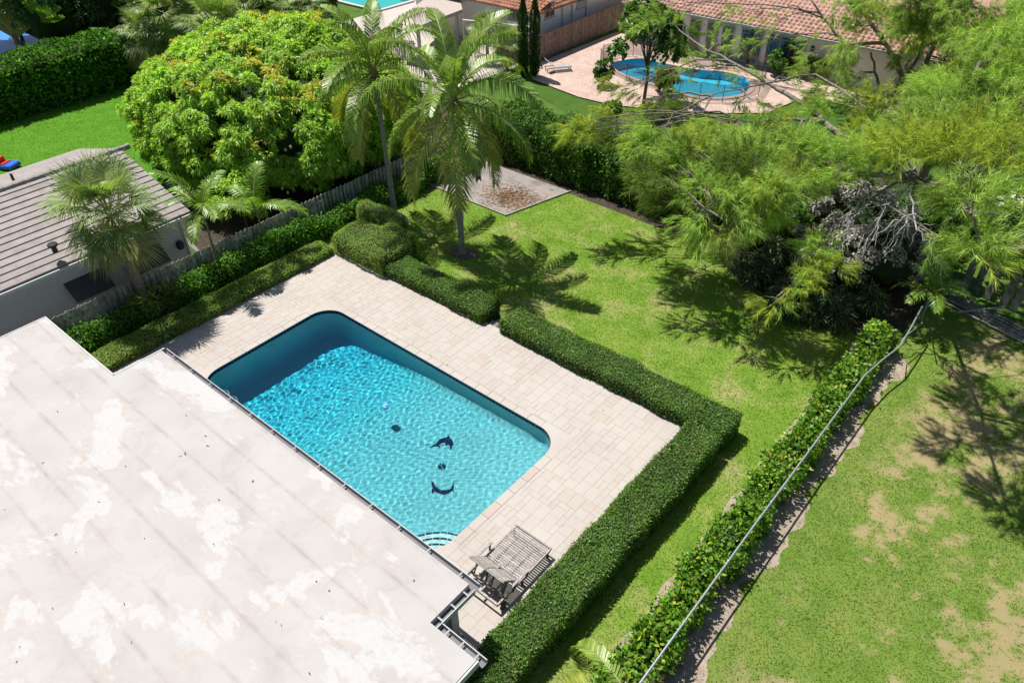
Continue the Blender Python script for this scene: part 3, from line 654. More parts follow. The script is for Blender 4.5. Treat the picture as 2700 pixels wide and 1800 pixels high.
# wire fence
M_GALV = mat('galvanised_steel', [(.3, .33, .36), (.42, .45, .48)], 20, .45, .1, 60, spec=.5, metal=.6)
wf = thing('chain_link_fence', 'galvanised chain link fence with bent top rail along the right boundary', 'fence', (18.83, 0, LZ))
rail = [(0, -15, 1.26), (0, -10, 1.27), (0, -5, 1.25), (.0, 0, 1.27), (0.02, 5, 1.24), (.04, 8.3, 1.25), (.2, 9.6, 1.18), (.42, 10.7, 1.2), (.38, 12, 1.3), (.3, 13.4, 1.42)]
MB().tube(rail, .03, 8).build('top_rail', M_GALV, wf, True)
MB().tube([(.42, 10.7, 1.2), (.3, 11.6, .95), (.55, 13, 1.0)], .02, 6).build('bent_wire', M_GALV, wf)
pmesh = MB().lathe([(.032, 0), (.032, 1.28), (.045, 1.29), (.03, 1.33)], 10).data('post', M_GALV, True)
for y in np.arange(-14.5, 12, 2.6): put('post', pmesh, wf, (.0, y, -.03))
wm = MB()
for y in np.arange(-15, 10.2, .09):
    for s_ in (1, -1):
        a = (0.012*s_, y, .02); b = (.012*s_, y+1.2*s_, 1.22); wm.add([np.array(a)+(0, 0, 0), np.array(a)+(0, .005, 0), np.array(b)+(0, .005, 0), np.array(b)], [(0, 1, 2, 3)])
o = wm.build('chain_link_mesh', M_GALV, wf); o['kind'] = 'stuff'

# ------------------------------------------------------------------ palms
def frond(L, e0, droop, hang, seed, nl=78, lmax=1.05, w=.042, twist=0, dry=False):
    """feather frond from the origin along +x; returns rachis (V,F) and leaflet quads"""
    r = np.random.default_rng(seed); ss = np.linspace(0, 1, 15); pts = [np.zeros(3)]; e = []
    for i, s in enumerate(ss):
        e.append(e0-droop*s**1.4)
        if i: pts.append(pts[-1]+L/14*np.array([math.cos(e[i]), twist*s*.25, math.sin(e[i])]))
    pts = np.array(pts); rm = MB().tube(pts, [.038*(1-s)+.006 for s in ss], 5)
    V, F = [], []
    for sd_ in (1, -1):
        s = np.linspace(.13, 1, nl)+r.uniform(-.006, .006, nl); s = np.clip(s, 0, 1)
        base = np.stack([np.interp(s, ss, pts[:, k]) for k in range(3)], 1); ee = np.interp(s, ss, e)
        T = np.stack([np.cos(ee), 0*ee, np.sin(ee)], 1); Nn = np.stack([-np.sin(ee), 0*ee, np.cos(ee)], 1)
        ll = lmax*(np.sin(np.pi*(.14+.8*s))**.6)*r.uniform(.85, 1.1, nl)
        fwd = .45+.8*s; side = np.array([0, sd_, 0.])
        d1 = unit(T*fwd[:, None]+side*1.0+Nn*(.25 if not dry else -.2)+r.normal(0, .06, (nl, 3)))
        d2 = unit(d1*(1-hang*.6)+np.array([0, 0, -1.0])*hang*1.3+r.normal(0, .07, (nl, 3)))
        a = base; b = a+d1*(ll*.45)[:, None]; c = b+d2*(ll*.6)[:, None]
        wv = np.cross(d1, Nn); wv = unit(wv)*w*.5
        wv = np.where((np.abs(wv).sum(1) < 1e-6)[:, None], T*w*.5, wv)
        vv = np.stack([a-wv*.7, a+wv*.7, b+wv, b-wv, c], 1).reshape(-1, 3); o = len(V) and sum(len(x) for x in V) or 0
        k = np.arange(nl)[:, None]*5
        V.append(vv); F.append(np.concatenate([k+np.array([0, 1, 2, 3]), k+np.array([3, 2, 4, 4])], 0)+o)
    return rm, np.concatenate(V), np.concatenate(F)
def frondmesh(name, m_leaf, m_rib, **kw):
    rm, V, F = frond(**kw)
    o = len(rm.v); vv = rm.v+[tuple(map(float, v)) for v in V]
    ff = rm.f+[tuple(int(i)+o for i in (f if f[2] != f[3] else f[:3])) for f in F]
    me = bpy.data.meshes.new(name); me.from_pydata(vv, [], ff); me.materials.append(m_leaf); me.materials.append(m_rib)
    for i in range(len(rm.f)): me.polygons[i].material_index = 1
    me.update(); return me
L_COCO = leafmat('coconut_leaflet', [(.05, .1, .012), (.09, .15, .02), (.14, .2, .03), (.2, .24, .05)], .38, .38, .5, 2.1)
L_COCOY = leafmat('coconut_leaflet_old', [(.1, .14, .02), (.17, .2, .035), (.24, .23, .05)], .38, .4, .4, 2.0)
L_DRY = leafmat('dry_frond', [(.12, .085, .055), (.22, .16, .11), (.3, .24, .18)], .15, .8, .1, 1.0)
M_RIB = plain('frond_rib', (.2, .22, .06), .5); M_RIBD = plain('dry_rib', (.26, .19, .12), .8)
M_PTRUNK = mat('palm_trunk_bark', [(.16, .15, .135), (.28, .265, .24), (.36, .35, .32)], 7, .9, .6, 25)
FR = {'up': [frondmesh('frond', L_COCO, M_RIB, L=3.7, e0=R(80), droop=R(75), hang=.8, seed=s, twist=t) for s, t in ((1, .3), (2, -.3))],
      'mid': [frondmesh('frond', L_COCO, M_RIB, L=3.6, e0=R(48), droop=R(88), hang=.85, seed=s, twist=t) for s, t in ((3, .2), (4, -.4))],
      'flat': [frondmesh('frond', L_COCO, M_RIB, L=3.7, e0=R(8), droop=R(85), hang=.9, seed=s, twist=t) for s, t in ((5, .2), (6, -.3))],
      'low': [frondmesh('frond', L_COCOY, M_RIB, L=3.7, e0=R(-32), droop=R(50), hang=.45, seed=s, twist=t) for s, t in ((7, .2), (8, -.2))],
      'dry': [frondmesh('dry_frond', L_DRY, M_RIBD, L=2.9, e0=R(-55), droop=R(33), hang=.7, seed=9, lmax=.6, w=.035, dry=True)]}
def trunk(par, pts, r0, r1, m, name='trunk', rings=.1):
    P_ = [np.array(p, float) for p in pts]; k = 40; out = []; rad = []
    for i in range(k+1):
        t = i/k*(len(P_)-1); a = min(int(t), len(P_)-2); f = t-a; out.append(P_[a]*(1-f)+P_[a+1]*f)
        tt = i/k; rad.append((r0+(r1-r0)*tt+(r0*.6 if tt < .03 else 0)*(1-tt/.03))*(1+rings*(.5 if i % 2 else -.5)))
    return MB().tube(out, rad, 12).build(name, m, par, True)
def coconut(label, base, h, lean, fronds, seed, sc=1, bell=.14):
    rr = random.Random(seed); t = thing('coconut_palm', label, 'palm tree', base, group='coconut palms on the lawn')
    top = (lean[0], lean[1], h)
    trunk(t, [(0, 0, -.1), (lean[0]*.15, lean[1]*.15, h*.33), (lean[0]*.5, lean[1]*.5, h*.66), top], bell*1.05, bell*.72, M_PTRUNK)
    MB().lathe([(.14, -.5), (.22, -.15), (.2, .1), (.1, .45)], 10, top).build('crown_shaft', plain('palm_fibre', (.17, .12, .07), .9), t, True)
    for kind, n, a0 in fronds:
        for i in range(n):
            az = a0+2*math.pi*i/n+rr.uniform(-.25, .25)
            o = put('dead_frond' if kind == 'dry' else 'frond', rr.choice(FR[kind]), t, (top[0]+.1*math.cos(az), top[1]+.1*math.sin(az), top[2]+(.15 if kind in ('up', 'mid') else -.05 if kind != 'dry' else -.3)), (rr.uniform(-.15, .15), rr.uniform(-.13, .13), az), sc*rr.uniform(.88, 1.08))
    for i in range(5):
        a = i*1.3+.4; MB().lathe([(.02, -.13), (.1, -.06), (.11, .03), (.03, .13)], 8, (top[0]+.26*math.cos(a), top[1]+.26*math.sin(a), top[2]-.28)).build('coconut', plain('young_coconut', (.16, .2, .05), .5), t, True)
    return t
CF = [('up', 5, .3), ('mid', 5, .1), ('flat', 5, .5), ('low', 6, .2), ('dry', 3, 3.9)]
coconut('coconut palm with dead brown fronds standing in the open lawn, nearer the pool', (1.15, 6.85, LZ), 7.15, (-.1, .15), CF, 3, 1.14)
coconut('coconut palm with pale trunk behind the topiary mound', (-3.8, 7.2, LZ), 7.1, (-.35, .1), [('up', 5, .9), ('mid', 5, .1), ('flat', 5, .3), ('low', 4, .2)], 5, 1.05)
# dark mulch rings at the palm feet
for i, (x, y) in enumerate(((1.15, 6.85), (-3.8, 7.2))):
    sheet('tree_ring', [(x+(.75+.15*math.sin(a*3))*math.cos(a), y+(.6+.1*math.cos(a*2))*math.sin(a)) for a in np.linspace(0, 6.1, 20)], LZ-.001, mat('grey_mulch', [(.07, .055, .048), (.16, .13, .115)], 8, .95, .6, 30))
# a palm just out of the picture reaches in over the wire fence
pbb = P(1436, 1640, LZ)
pb_ = thing('coconut_palm', 'young coconut palm with yellowing fronds at the bottom edge beside the wire fence', 'palm tree', tuple(pbb))
trunk(pb_, [(0, 0, 0), (0, 0, .95)], .13, .11, M_PTRUNK)
for kind, vx, vy, vz, e_ in (('flat', 1330, 1440, .75, .25), ('low', 1290, 1520, .6, .35), ('low', 1390, 1480, .8, .45), ('dry', 1560, 1480, .6, .75), ('low', 1480, 1540, .9, .4), ('flat', 1600, 1700, .8, 0), ('flat', 1350, 1750, .8, 0)):
    tg = P(vx, vy, vz)-pbb; put('dead_frond' if kind == 'dry' else 'frond', FR[kind][0], pb_, (0, 0, .98), (0, -e_ if kind != 'flat' else -.1, math.atan2(tg[1], tg[0])), math.hypot(tg[0], tg[1])/(2.9 if kind != 'dry' else 2.2))
# feather palms by the picket fence
FY = [frondmesh('frond', leafmat('feather_palm_leaflet', [(.07, .15, .015), (.12, .22, .02), (.19, .28, .035)], .35, .4, .5), M_RIB, L=1.9, e0=e, droop=d_, hang=.35, seed=s, nl=30, lmax=.55, w=.05) for e, d_, s in ((R(60), R(80), 21), (R(35), R(75), 22), (R(75), R(60), 23))]
def feather(label, base, h, n, seed):
    rr = random.Random(seed); t = thing('feather_palm', label, 'palm tree', base, group='young feather palms at the picket fence')
    trunk(t, [(0, 0, 0), (.05, -.02, h*.5), (0.02, .02, h)], .055, .04, plain('green_stem', (.16, .17, .07), .6), 'stem', .06)
    for i in range(n):
        az = 2*math.pi*i/n+rr.uniform(-.3, .3); put('frond', FY[i % 3], t, (0, 0, h), (0, rr.uniform(-.2, .2), az), rr.uniform(1.0, 1.3))
def onx(x, y, X): p = PX(x, y, X); return p
c1 = onx(478, 478, -5.5); feather('young feather palm with slender green stem beside the fan palm', (-5.5, c1[1]-.3, LZ), c1[2]-LZ, 8, 1)
c2 = onx(592, 478, -5.5); feather('young feather palm with arching yellow-green fronds, nearer the mango tree', (-5.5, c2[1]-.1, LZ), c2[2]-LZ-.1, 6, 2)
# fan palms
def fanmesh(name, m, r_=.95, pet=.9, e0=R(40), droop=R(70), nseg=46, seed=1, w=.042):
    r = np.random.default_rng(seed); pts = [np.zeros(3)]
    for i in range(6): e = e0-droop*.35*(i/5); pts.append(pts[-1]+pet/6*np.array([math.cos(e), 0, math.sin(e)]))
    rm = MB().tube(pts, [.022, .02, .018, .016, .015, .014, .012], 5)
    e = e0-droop*.35; T = np.array([math.cos(e), 0, math.sin(e)]); Nn = np.array([-math.sin(e), 0, math.cos(e)]); o = pts[-1]; V, F = [], []
    for i in range(nseg):
        a = (i/(nseg-1)-.5)*R(250)+r.normal(0, .02); d = T*math.cos(a)+np.array([0, 1., 0])*math.sin(a)
        d = unit(d+Nn*.25*abs(math.sin(a))); L_ = r_*(.78+.22*math.cos(a*.7))*r.uniform(.9, 1.05)
        d2 = unit(d*.85+np.array([0, 0, -.5])*(droop/R(70))+r.normal(0, .06, 3)); s = unit(np.cross(d, Nn))*w/2
        p1 = o+d*L_*.55; p2 = p1+d2*L_*.5; k = len(V)
        V += [o-s*.25, o+s*.25, p1+s, p1-s, p2]; F += [(k, k+1, k+2, k+3), (k+3, k+2, k+4)]
    b = len(rm.v); me = bpy.data.meshes.new(name); me.from_pydata(rm.v+[tuple(v) for v in V], [], rm.f+[tuple(i+b for i in f) for f in F]); me.materials.append(m); me.materials.append(M_RIB)
    for i in range(len(rm.f)): me.polygons[i].material_index = 1
    me.update(); return me
L_FAN = leafmat('fan_palm_leaf', [(.05, .09, .025), (.09, .135, .035), (.14, .18, .06), (.2, .22, .08)], .38, .4, .4, 2.3)
L_FANY = leafmat('fan_palm_leaf_old', [(.14, .15, .04), (.22, .2, .06), (.28, .22, .1)], .25, .5, .4)
FAN = {'up': [fanmesh('fan_leaf', L_FAN, e0=R(70), droop=R(45), seed=s) for s in (1, 2)], 'mid': [fanmesh('fan_leaf', L_FAN, e0=R(38), droop=R(70), seed=s) for s in (3, 4)],
       'flat': [fanmesh('fan_leaf', L_FAN, e0=R(5), droop=R(85), seed=s) for s in (5, 6)], 'low': [fanmesh('fan_leaf', L_FANY, e0=R(-28), droop=R(80), seed=s) for s in (7, 8)]}
M_SABAL = mat('fan_palm_bark', [(.13, .1, .075), (.25, .2, .155), (.34, .28, .22)], 14, .95, .9, 18)
def fanpalm(label, base, top, sc, seed, counts=(8, 11, 11, 10), group=None, r0=.19):
    rr = random.Random(seed); t = thing('fan_palm', label, 'palm tree', base, group=group)
    tp = np.array(top)-np.array(base)
    trunk(t, [(0, 0, -.1), tuple(tp*.35+np.array([0, 0, .1])), tuple(tp*.7), tuple(tp)], r0*1.05, r0*.95, M_SABAL)
    for (kind, n) in zip(('up', 'mid', 'flat', 'low'), counts):
        for i in range(n):
            az = 2*math.pi*i/n+rr.uniform(-.3, .3)
            put('fan_leaf', rr.choice(FAN[kind]), t, tuple(tp+np.array([.08*math.cos(az), .08*math.sin(az), {'up': .25, 'mid': .15, 'flat': 0, 'low': -.15}[kind]])), (rr.uniform(-.3, .3), rr.uniform(-.15, .15), az), sc*rr.uniform(.85, 1.12))
    return t
cb = P(312, 640, 1.62); ctp = PX(262, 512, cb[0]-.3)
fanpalm('stout fan palm with thick brown trunk leaning over the picket fence by the grey house', (cb[0], cb[1]+.05, LZ), tuple(ctp+np.array([-.1, .0, .25])), 1.25, 4, (9, 12, 11, 7))
hedge('trunk_fern', 'yellow-green ferny clump at the foot of the stout fan palm', [(cb[0]-.3, cb[0]+.65, cb[1]-.5, cb[1]+.9, LZ, 1.05)], leafmat('fern_leaf', [(.09, .14, .02), (.17, .21, .04), (.22, .24, .06)], .3), 160, .3, .035, .4, rough=.2, cat='fern')

# ------------------------------------------------------------------ double sun lounger
M_TEAK = mat('weathered_teak', [(.2, .18, .165), (.33, .305, .285), (.42, .395, .375)], 14, .85, .5, 40, rnd='object', rvar=.25)
M_TEAKD = mat('dark_teak', [(.05, .042, .038), (.12, .1, .09)], 10, .85, .4, 40)
lg = thing('double_sun_lounger', 'weathered grey wooden double sun lounger with raised slatted backrests on the deck', 'sun lounger', (14.06, -5.0, 0))
hw = .63; zs = .34
for s_ in (-1, 1): MB().bar((s_*hw, 1.1, zs-.03), (s_*hw, -1.15, zs-.03), .045, .09).build('side_rail', M_TEAK, lg)
MB().bar((0, 1.1, zs-.03), (0, -1.12, zs-.035), .04, .07).build('centre_rail', M_TEAK, lg)
for y_, z_ in ((1.13, zs-.01), (-1.15, zs-.03), (-.78, .2)): MB().bar((-hw-.02, y_, z_), (hw+.02, y_, z_), .05, .07).build('cross_bar', M_TEAK, lg)
sm = MB().slab(-hw+.03, hw-.03, -.024, .024, -.01, .012, .004).data('seat_slat', M_TEAK)
for i in range(18): put('seat_slat', sm, lg, (0, 1.05-i*.0735, zs+.025+random.uniform(-.002, .002)))
for s_ in (-1, 1):
    bk = link(bpy.data.objects.new('backrest', MB().bar((-.27, 0, 0), (-.27, -.8, 0), .035, .05).bar((.27, 0, 0), (.27, -.8, 0), .035, .05).bar((-.3, -.82, 0.005), (.3, -.82, .005), .05, .06).data('backrest', M_TEAK)), lg)
    bk.location = (s_*.31, -.28, zs+.03); bk.rotation_euler = (-R(47), 0, 0)
    bs = MB().slab(-.29, .29, -.025, .025, .026, .046, .004).data('back_slat', M_TEAK)
    for i in range(10): put('back_slat', bs, bk, (0, -.04-i*.077, 0))
    MB().bar((-.2, -.5, -.02), (-.2, -.28, -.5), .03, .03).bar((.2, -.5, -.02), (.2, -.28, -.5), .03, .03).bar((-.22, -.28, -.5), (.22, -.28, -.5), .03, .03).build('back_prop', M_TEAKD, bk)
for s_ in (-1, 1):
    am = MB().bar((s_*(hw+.05), .12, .56), (s_*(hw+.05), -.62, .58), .075, .03).build('armrest', M_TEAK, lg)
    for y_ in (.05, -.5): MB().bar((s_*(hw+.05), y_, .545), (s_*(hw+.03), y_-.06, .26), .04, .05).build('arm_post', M_TEAKD, lg)
am = MB().bar((0, -.3, .6), (0, -.78, .62), .06, .03).build('centre_armrest', M_TEAK, lg)
for s_ in (-1, 1):
    for y_ in (1.02, -.1): MB().bar((s_*(hw-.03), y_, 0.0), (s_*(hw-.03), y_, zs-.07), .06, .06).build('leg', M_TEAKD, lg)
    wh = MB().tube([(s_*(hw+.03), -.98, .12), (s_*(hw+.075), -.98, .12)], .12, 16).build('wheel', M_TEAKD, lg)
    MB().bar((s_*(hw-.02), -.98, .12), (s_*(hw-.02), -.98, zs-.06), .05, .05).build('wheel_bracket', M_TEAKD, lg)

# ------------------------------------------------------------------ broadleaf trees
def limbtree(t, base, nodes, r0, m, name='trunk'):
    """trunk tube plus limbs reaching towards the given crown points (all local)"""
    base = np.array(base, float)
    for tgt in nodes:
        tgt = np.array(tgt, float); mid = base*.5+tgt*.5+np.array([0, 0, .15*np.linalg.norm(tgt-base)])
        ts = np.linspace(0, 1, 7)[:, None]; pts = base*(1-ts)**2+2*mid*ts*(1-ts)+tgt*ts**2
        MB().tube(pts, list(np.linspace(r0*.6, r0*.12, 7)), 7).build('limb', m, t, True)
def rosettes(C, N, k, L, W, droop, spread=.9):
    n = len(C); p = np.repeat(C, k, 0); nn = np.repeat(N, k, 0); d = unit(nn*.35+rdir(n*k)*spread); d = unit(d+nn*np.clip(-(d*nn).sum(1), 0, 1)[:, None]*1.5)
    return leafquads(p+d*.03, d, L*rng.uniform(.7, 1.15, n*k), W, droop, np.cross(d, unit(nn+np.array([0, 0, .6])+rdir(n*k)*.5)))
def lumpy(n, c, r, lumps, lr, seed, zmin=None, top=.35, lo=None):
    """points on the upper/outer surface of a crown made of many lumps"""
    rg = np.random.default_rng(seed); c = np.array(c); r = np.array(r)
    LC = unit(rg.normal(size=(lumps, 3))); LC = LC[LC[:, 2] > -.45]; LC = c+LC*r*((rg.uniform(.72, .98, (len(LC), 1))) if lo is None else (rg.uniform(lo, 1.0, (len(LC), 1))*(1+.09*vnoise(LC, 3.1)+.06*vnoise(LC+5, 7.0))[:, None])); LR = lr*rg.uniform(.7, 1.3, len(LC))
    i = rg.integers(0, len(LC), n); d = unit(rg.normal(size=(n, 3))); d[:, 2] = np.where(d[:, 2] < -top, -d[:, 2], d[:, 2])
    p = LC[i]+d*LR[i][:, None]*rg.uniform(.8, 1.05, (n, 1))
    out = (((p-c)/r)**2).sum(1) > .72
    if zmin is not None: out &= p[:, 2] > zmin
    return p[out], unit(d*.7+unit((p-c)/r)*.5)[out], LC, i[out]
M_BARK = mat('tree_bark', [(.08, .065, .05), (.17, .145, .12), (.24, .21, .18)], 9, .95, .9, 20)
L_MANGO = leafmat('mango_leaf', [(.065, .13, .014), (.105, .185, .02), (.155, .235, .028), (.22, .28, .04)], .5, .42, .4, 2.8)
L_MANGOY = leafmat('mango_new_leaf', [(.28, .33, .03), (.36, .34, .04), (.4, .26, .06), (.28, .34, .03)], .45, .4, .3, 1.7)
mc = np.array([-13.9, 8.2, 2.6]); mr = np.array([7.7, 7.2, 4.1])
mango = thing('mango_tree', 'broad dome-shaped mango tree with yellow and orange new leaves', 'tree', (mc[0], mc[1], LZ))
Cc, Nn, LC, li = lumpy(24000, mc, mr, 1300, .46, 11, LZ+.25, lo=.9)
young = np.isin(li, np.where(np.random.default_rng(5).uniform(size=len(LC)) < .2)[0]) & (Nn[:, 2] > .55) & (rng.uniform(size=len(Cc)) < .75) & (Cc[:, 2] > 2.0)
off = np.array([mc[0], mc[1], LZ])
V, F = rosettes(Cc[~young]-off, Nn[~young], 11, .27, .07, .35); o = npmesh('crown', V, F, L_MANGO, mango); o['kind'] = 'stuff'
V, F = rosettes(Cc[young]-off, Nn[young], 11, .24, .065, .3); o = npmesh('new_leaves', V, F, L_MANGOY, mango); o['kind'] = 'stuff'
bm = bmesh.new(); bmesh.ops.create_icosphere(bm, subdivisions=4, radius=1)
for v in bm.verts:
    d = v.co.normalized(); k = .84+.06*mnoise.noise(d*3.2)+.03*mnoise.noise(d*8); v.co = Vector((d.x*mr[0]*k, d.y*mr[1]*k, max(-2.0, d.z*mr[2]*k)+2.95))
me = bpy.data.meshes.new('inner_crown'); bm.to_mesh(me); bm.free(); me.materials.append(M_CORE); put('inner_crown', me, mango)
MB().tube([(0, 0, 0), (.1, 0, .8), (.05, .1, 1.6)], [.42, .34, .3], 10).build('trunk', M_BARK, mango, True)
limbtree(mango, (.05, .1, 1.5), [(3, 2, 4), (-3, 2, 4), (0, -4, 3.6), (2, -3, 4), (-2, 4, 4)], .3, M_BARK)
fm = MB().lathe([(.02, -.09), (.06, -.04), (.065, .02), (.02, .08)], 7).data('mango_fruit', plain('pale_fruit', (.45, .46, .22), .5), True)
for i in range(26):
    p = PX(random.uniform(600, 830), random.uniform(330, 450), mc[0]+6.4); put('fruit', fm, mango, tuple(p-off+np.array([random.uniform(-.3, .1), 0, 0])))
# small mango sucker in front of the dome
def bush(name, label, c, r, m, n, k, L, W, droop=.3, lumps=18, lr=.45, seed=1, cat='shrub', group=None, trunk_h=True, core_=True, zmin=None):
    c = np.array(c, float); r = np.array(r, float); t = thing(name, label, cat, (c[0], c[1], LZ), group=group); off = np.array([c[0], c[1], LZ])
    Cc, Nn, LC, li = lumpy(n, c, r, lumps, lr, seed, zmin)
    V, F = rosettes(Cc-off, Nn, k, L, W, droop); o = npmesh('crown', V, F, m, t); o['kind'] = 'stuff'
    if trunk_h:
        h = max(.3, c[2]-LZ); MB().tube([(0, 0, 0), (.03*h, 0, h*.5), (0, .02*h, h)], [max(.05, r[0]*.055), max(.04, r[0]*.045), max(.03, r[0]*.03)], 8).build('trunk', M_BARK, t, True)
        limbtree(t, (0, 0, h*.6), [tuple((q_-off)*np.array([.8, .8, .95])) for q_ in LC[::max(1, len(LC)//7)]], max(.05, r[0]*.05), M_BARK)
    if core_:
        bm = bmesh.new(); bmesh.ops.create_icosphere(bm, subdivisions=3, radius=1)
        for v in bm.verts:
            d = v.co.normalized(); kk = .68+.16*mnoise.noise(d*2.3+Vector((seed, 0, 0))); v.co = Vector((d.x*r[0]*kk, d.y*r[1]*kk, d.z*r[2]*kk+c[2]-LZ))
        me = bpy.data.meshes.new('bush_core'); bm.to_mesh(me); bm.free(); me.materials.append(M_CORE); put('bush_core', me, t)  # one solid dark green body behind the bush leaves
    return t
p = PX(560, 400, -7.4); bush('mango_sapling', 'small mango sapling with orange tips in front of the mango dome', (p[0]-1, p[1], 1.2), (.9, 1.0, 1.1), L_MANGO, 420, 10, .26, .065, seed=3, cat='tree')

# ------------------------------------------------------------------ casuarina trees with feathery foliage
L_CAS = leafmat('casuarina_needle', [(.085, .14, .026), (.13, .195, .04), (.18, .245, .058), (.25, .3, .088)], .48, .6, .15, 2.45)
L_CASD = leafmat('casuarina_needle_dark', [(.065, .1, .022), (.095, .135, .03), (.13, .175, .042)], .5, .6, .15, 1.9)
L_CASY = leafmat('casuarina_needle_yellow', [(.15, .2, .03), (.22, .27, .045), (.3, .31, .07)], .5, .6, .15, 1.9)
def sprays(c, r, n, k, rg, root, L=.4, W=.011):
    """feathery drooping sprays: n sprays of k needles round c, pointing away from root"""
    c = np.array(c); out = unit(c-np.array(root)+1e-6)
    p = c+unit(rg.normal(size=(n, 3)))*r*np.array([1, 1, .62])*rg.uniform(.1, 1, (n, 1))**.6
    d = unit(out*.8+(p-c)/r*.8+rg.normal(0, .35, (n, 3))+np.array([0, 0, -.15]))
    s = rg.uniform(0, .55, (n, k, 1))
    base = p[:, None, :]+d[:, None, :]*s
    nd = unit(d[:, None, :]*1.0+rg.normal(0, .45, (n, k, 3))+np.array([0, 0, -.35]))
    ll = L*rg.uniform(.5, 1.15, (n, k, 1)); tip = base+nd*ll; tip[..., 2] -= .12*ll[..., 0]
    w = np.cross(nd, rg.normal(size=(n, k, 3))); w = w/(np.linalg.norm(w, axis=-1, keepdims=True)+1e-9)*W
    V = np.stack([base-w, base+w, tip], 2).reshape(-1, 3)
    return V, np.arange(len(V)).reshape(-1, 3)
def branch(a, b, r0, r1, rg, sag=.12, n=7, wob=.05):
    a = np.array(a); b = np.array(b); ts = np.linspace(0, 1, n)[:, None]; mid = (a+b)/2+np.array([0, 0, sag*np.linalg.norm(b-a)])
    pts = a*(1-ts)**2+2*mid*ts*(1-ts)+b*ts**2; pts[1:-1] += rg.normal(0, wob*np.linalg.norm(b-a)/3, (n-2, 3)); return pts, np.linspace(r0, r1, n)
M_CBARK = mat('casuarina_bark', [(.09, .075, .065), (.19, .165, .145), (.28, .25, .225)], 8, .95, .8, 22)
M_DEAD = mat('dead_branch', [(.24, .235, .23), (.38, .375, .37)], 9, .9, .3, 30)
def casuarina(label, base, limbs, clumps, seed, dens, deads=()):
    rg = np.random.default_rng(seed); t = thing('casuarina_tree', label, 'tree', base, group='feathery casuarina trees'); B0 = np.array(base)
    nodes = []
    for pts, r0, r1 in limbs:
        pts = np.array([np.array(p) for p in pts]); k = len(pts); ts = np.linspace(0, k-1, (k-1)*4+1)
        sm_ = np.stack([np.interp(ts, np.arange(k), pts[:, j]) for j in range(3)], 1); sm_[1:-1] += rg.normal(0, .035, (len(sm_)-2, 3))
        rad = np.linspace(r0, r1, len(sm_)); MB().tube(sm_-B0, rad, 9).build('trunk' if r0 > .2 else 'limb', M_CBARK, t, True); nodes.append(sm_)
    nodes = np.concatenate(nodes); tw = MB()
    groups = {0: [], 1: [], 2: []}
    for (c, r, m_, q_) in clumps:
        c = np.array(c); i = np.argmin(np.linalg.norm(nodes-c, axis=1)+np.where(nodes[:, 2] > c[2]+1, 1.5, 0)); root = nodes[i]
        pts, rad = branch(root, c, .05, .015, rg); tw.tube(pts-B0, rad, 5)
        for j in range(5):
            e = c+rg.normal(0, r*.55, 3)*np.array([1, 1, .6]); pts, rad = branch(c*.7+root*.3, e, .02, .006, rg, 0, 5); tw.tube(pts-B0, rad, 4, False)
        for j in range(4):
            cc = c+rg.normal(0, r*.5, 3)*np.array([1, 1, .55]); rs_ = r*rg.uniform(.4, .62)
            ns = int(dens*q_*r*r*.27); V, F = sprays(cc, rs_, ns, 38, rg, root-np.array([0, 0, .4])); groups[m_ if rg.uniform() < .75 else int(rg.integers(0, 3))].append((V-B0, F))
    o = tw.build('twigs', M_CBARK, t); o['kind'] = 'stuff'
    for m_, L_ in ((0, L_CAS), (1, L_CASD), (2, L_CASY)):
        if groups[m_]: V, F = merge(groups[m_]); o = npmesh('crown', V, F, L_, t); o['kind'] = 'stuff'
    for pts in deads:
        pts = np.array(pts); k = len(pts); ts = np.linspace(0, k-1, (k-1)*5+1); pts = np.stack([np.interp(ts, np.arange(k), pts[:, j]) for j in range(3)], 1); pts[1:-1] += rg.normal(0, .05, (len(pts)-2, 3)); pts[:, 2] += .25*np.sin(np.linspace(0, math.pi, len(pts))); k = len(pts)
        MB().tube(pts-B0, list(np.linspace(.034, .008, k)), 5).build('dead_branch', M_DEAD, t); pts = pts[::4]; k = len(pts)
        for j in range(1, k):
            for _ in range(3):
                a = pts[j-1]+(pts[j]-pts[j-1])*rg.uniform(); e = a+rg.normal(0, .35, 3)+(pts[-1]-pts[0])*.18; q2, rr_ = branch(a, e, .011, .004, rg, .1, 6, .12); MB().tube(q2-B0, rr_, 4, False).build('dead_twig', M_DEAD, t)
    return t
def cz(zx, zy): return 2200+.38256*zx, 350+.38256*zy          # crop of the photograph -> photo pixels
def V2(x, y): return x/VS, y/VS
TB = (17.3, 17.2, LZ)
fork = np.array([16.9, 17.2, 4.2])
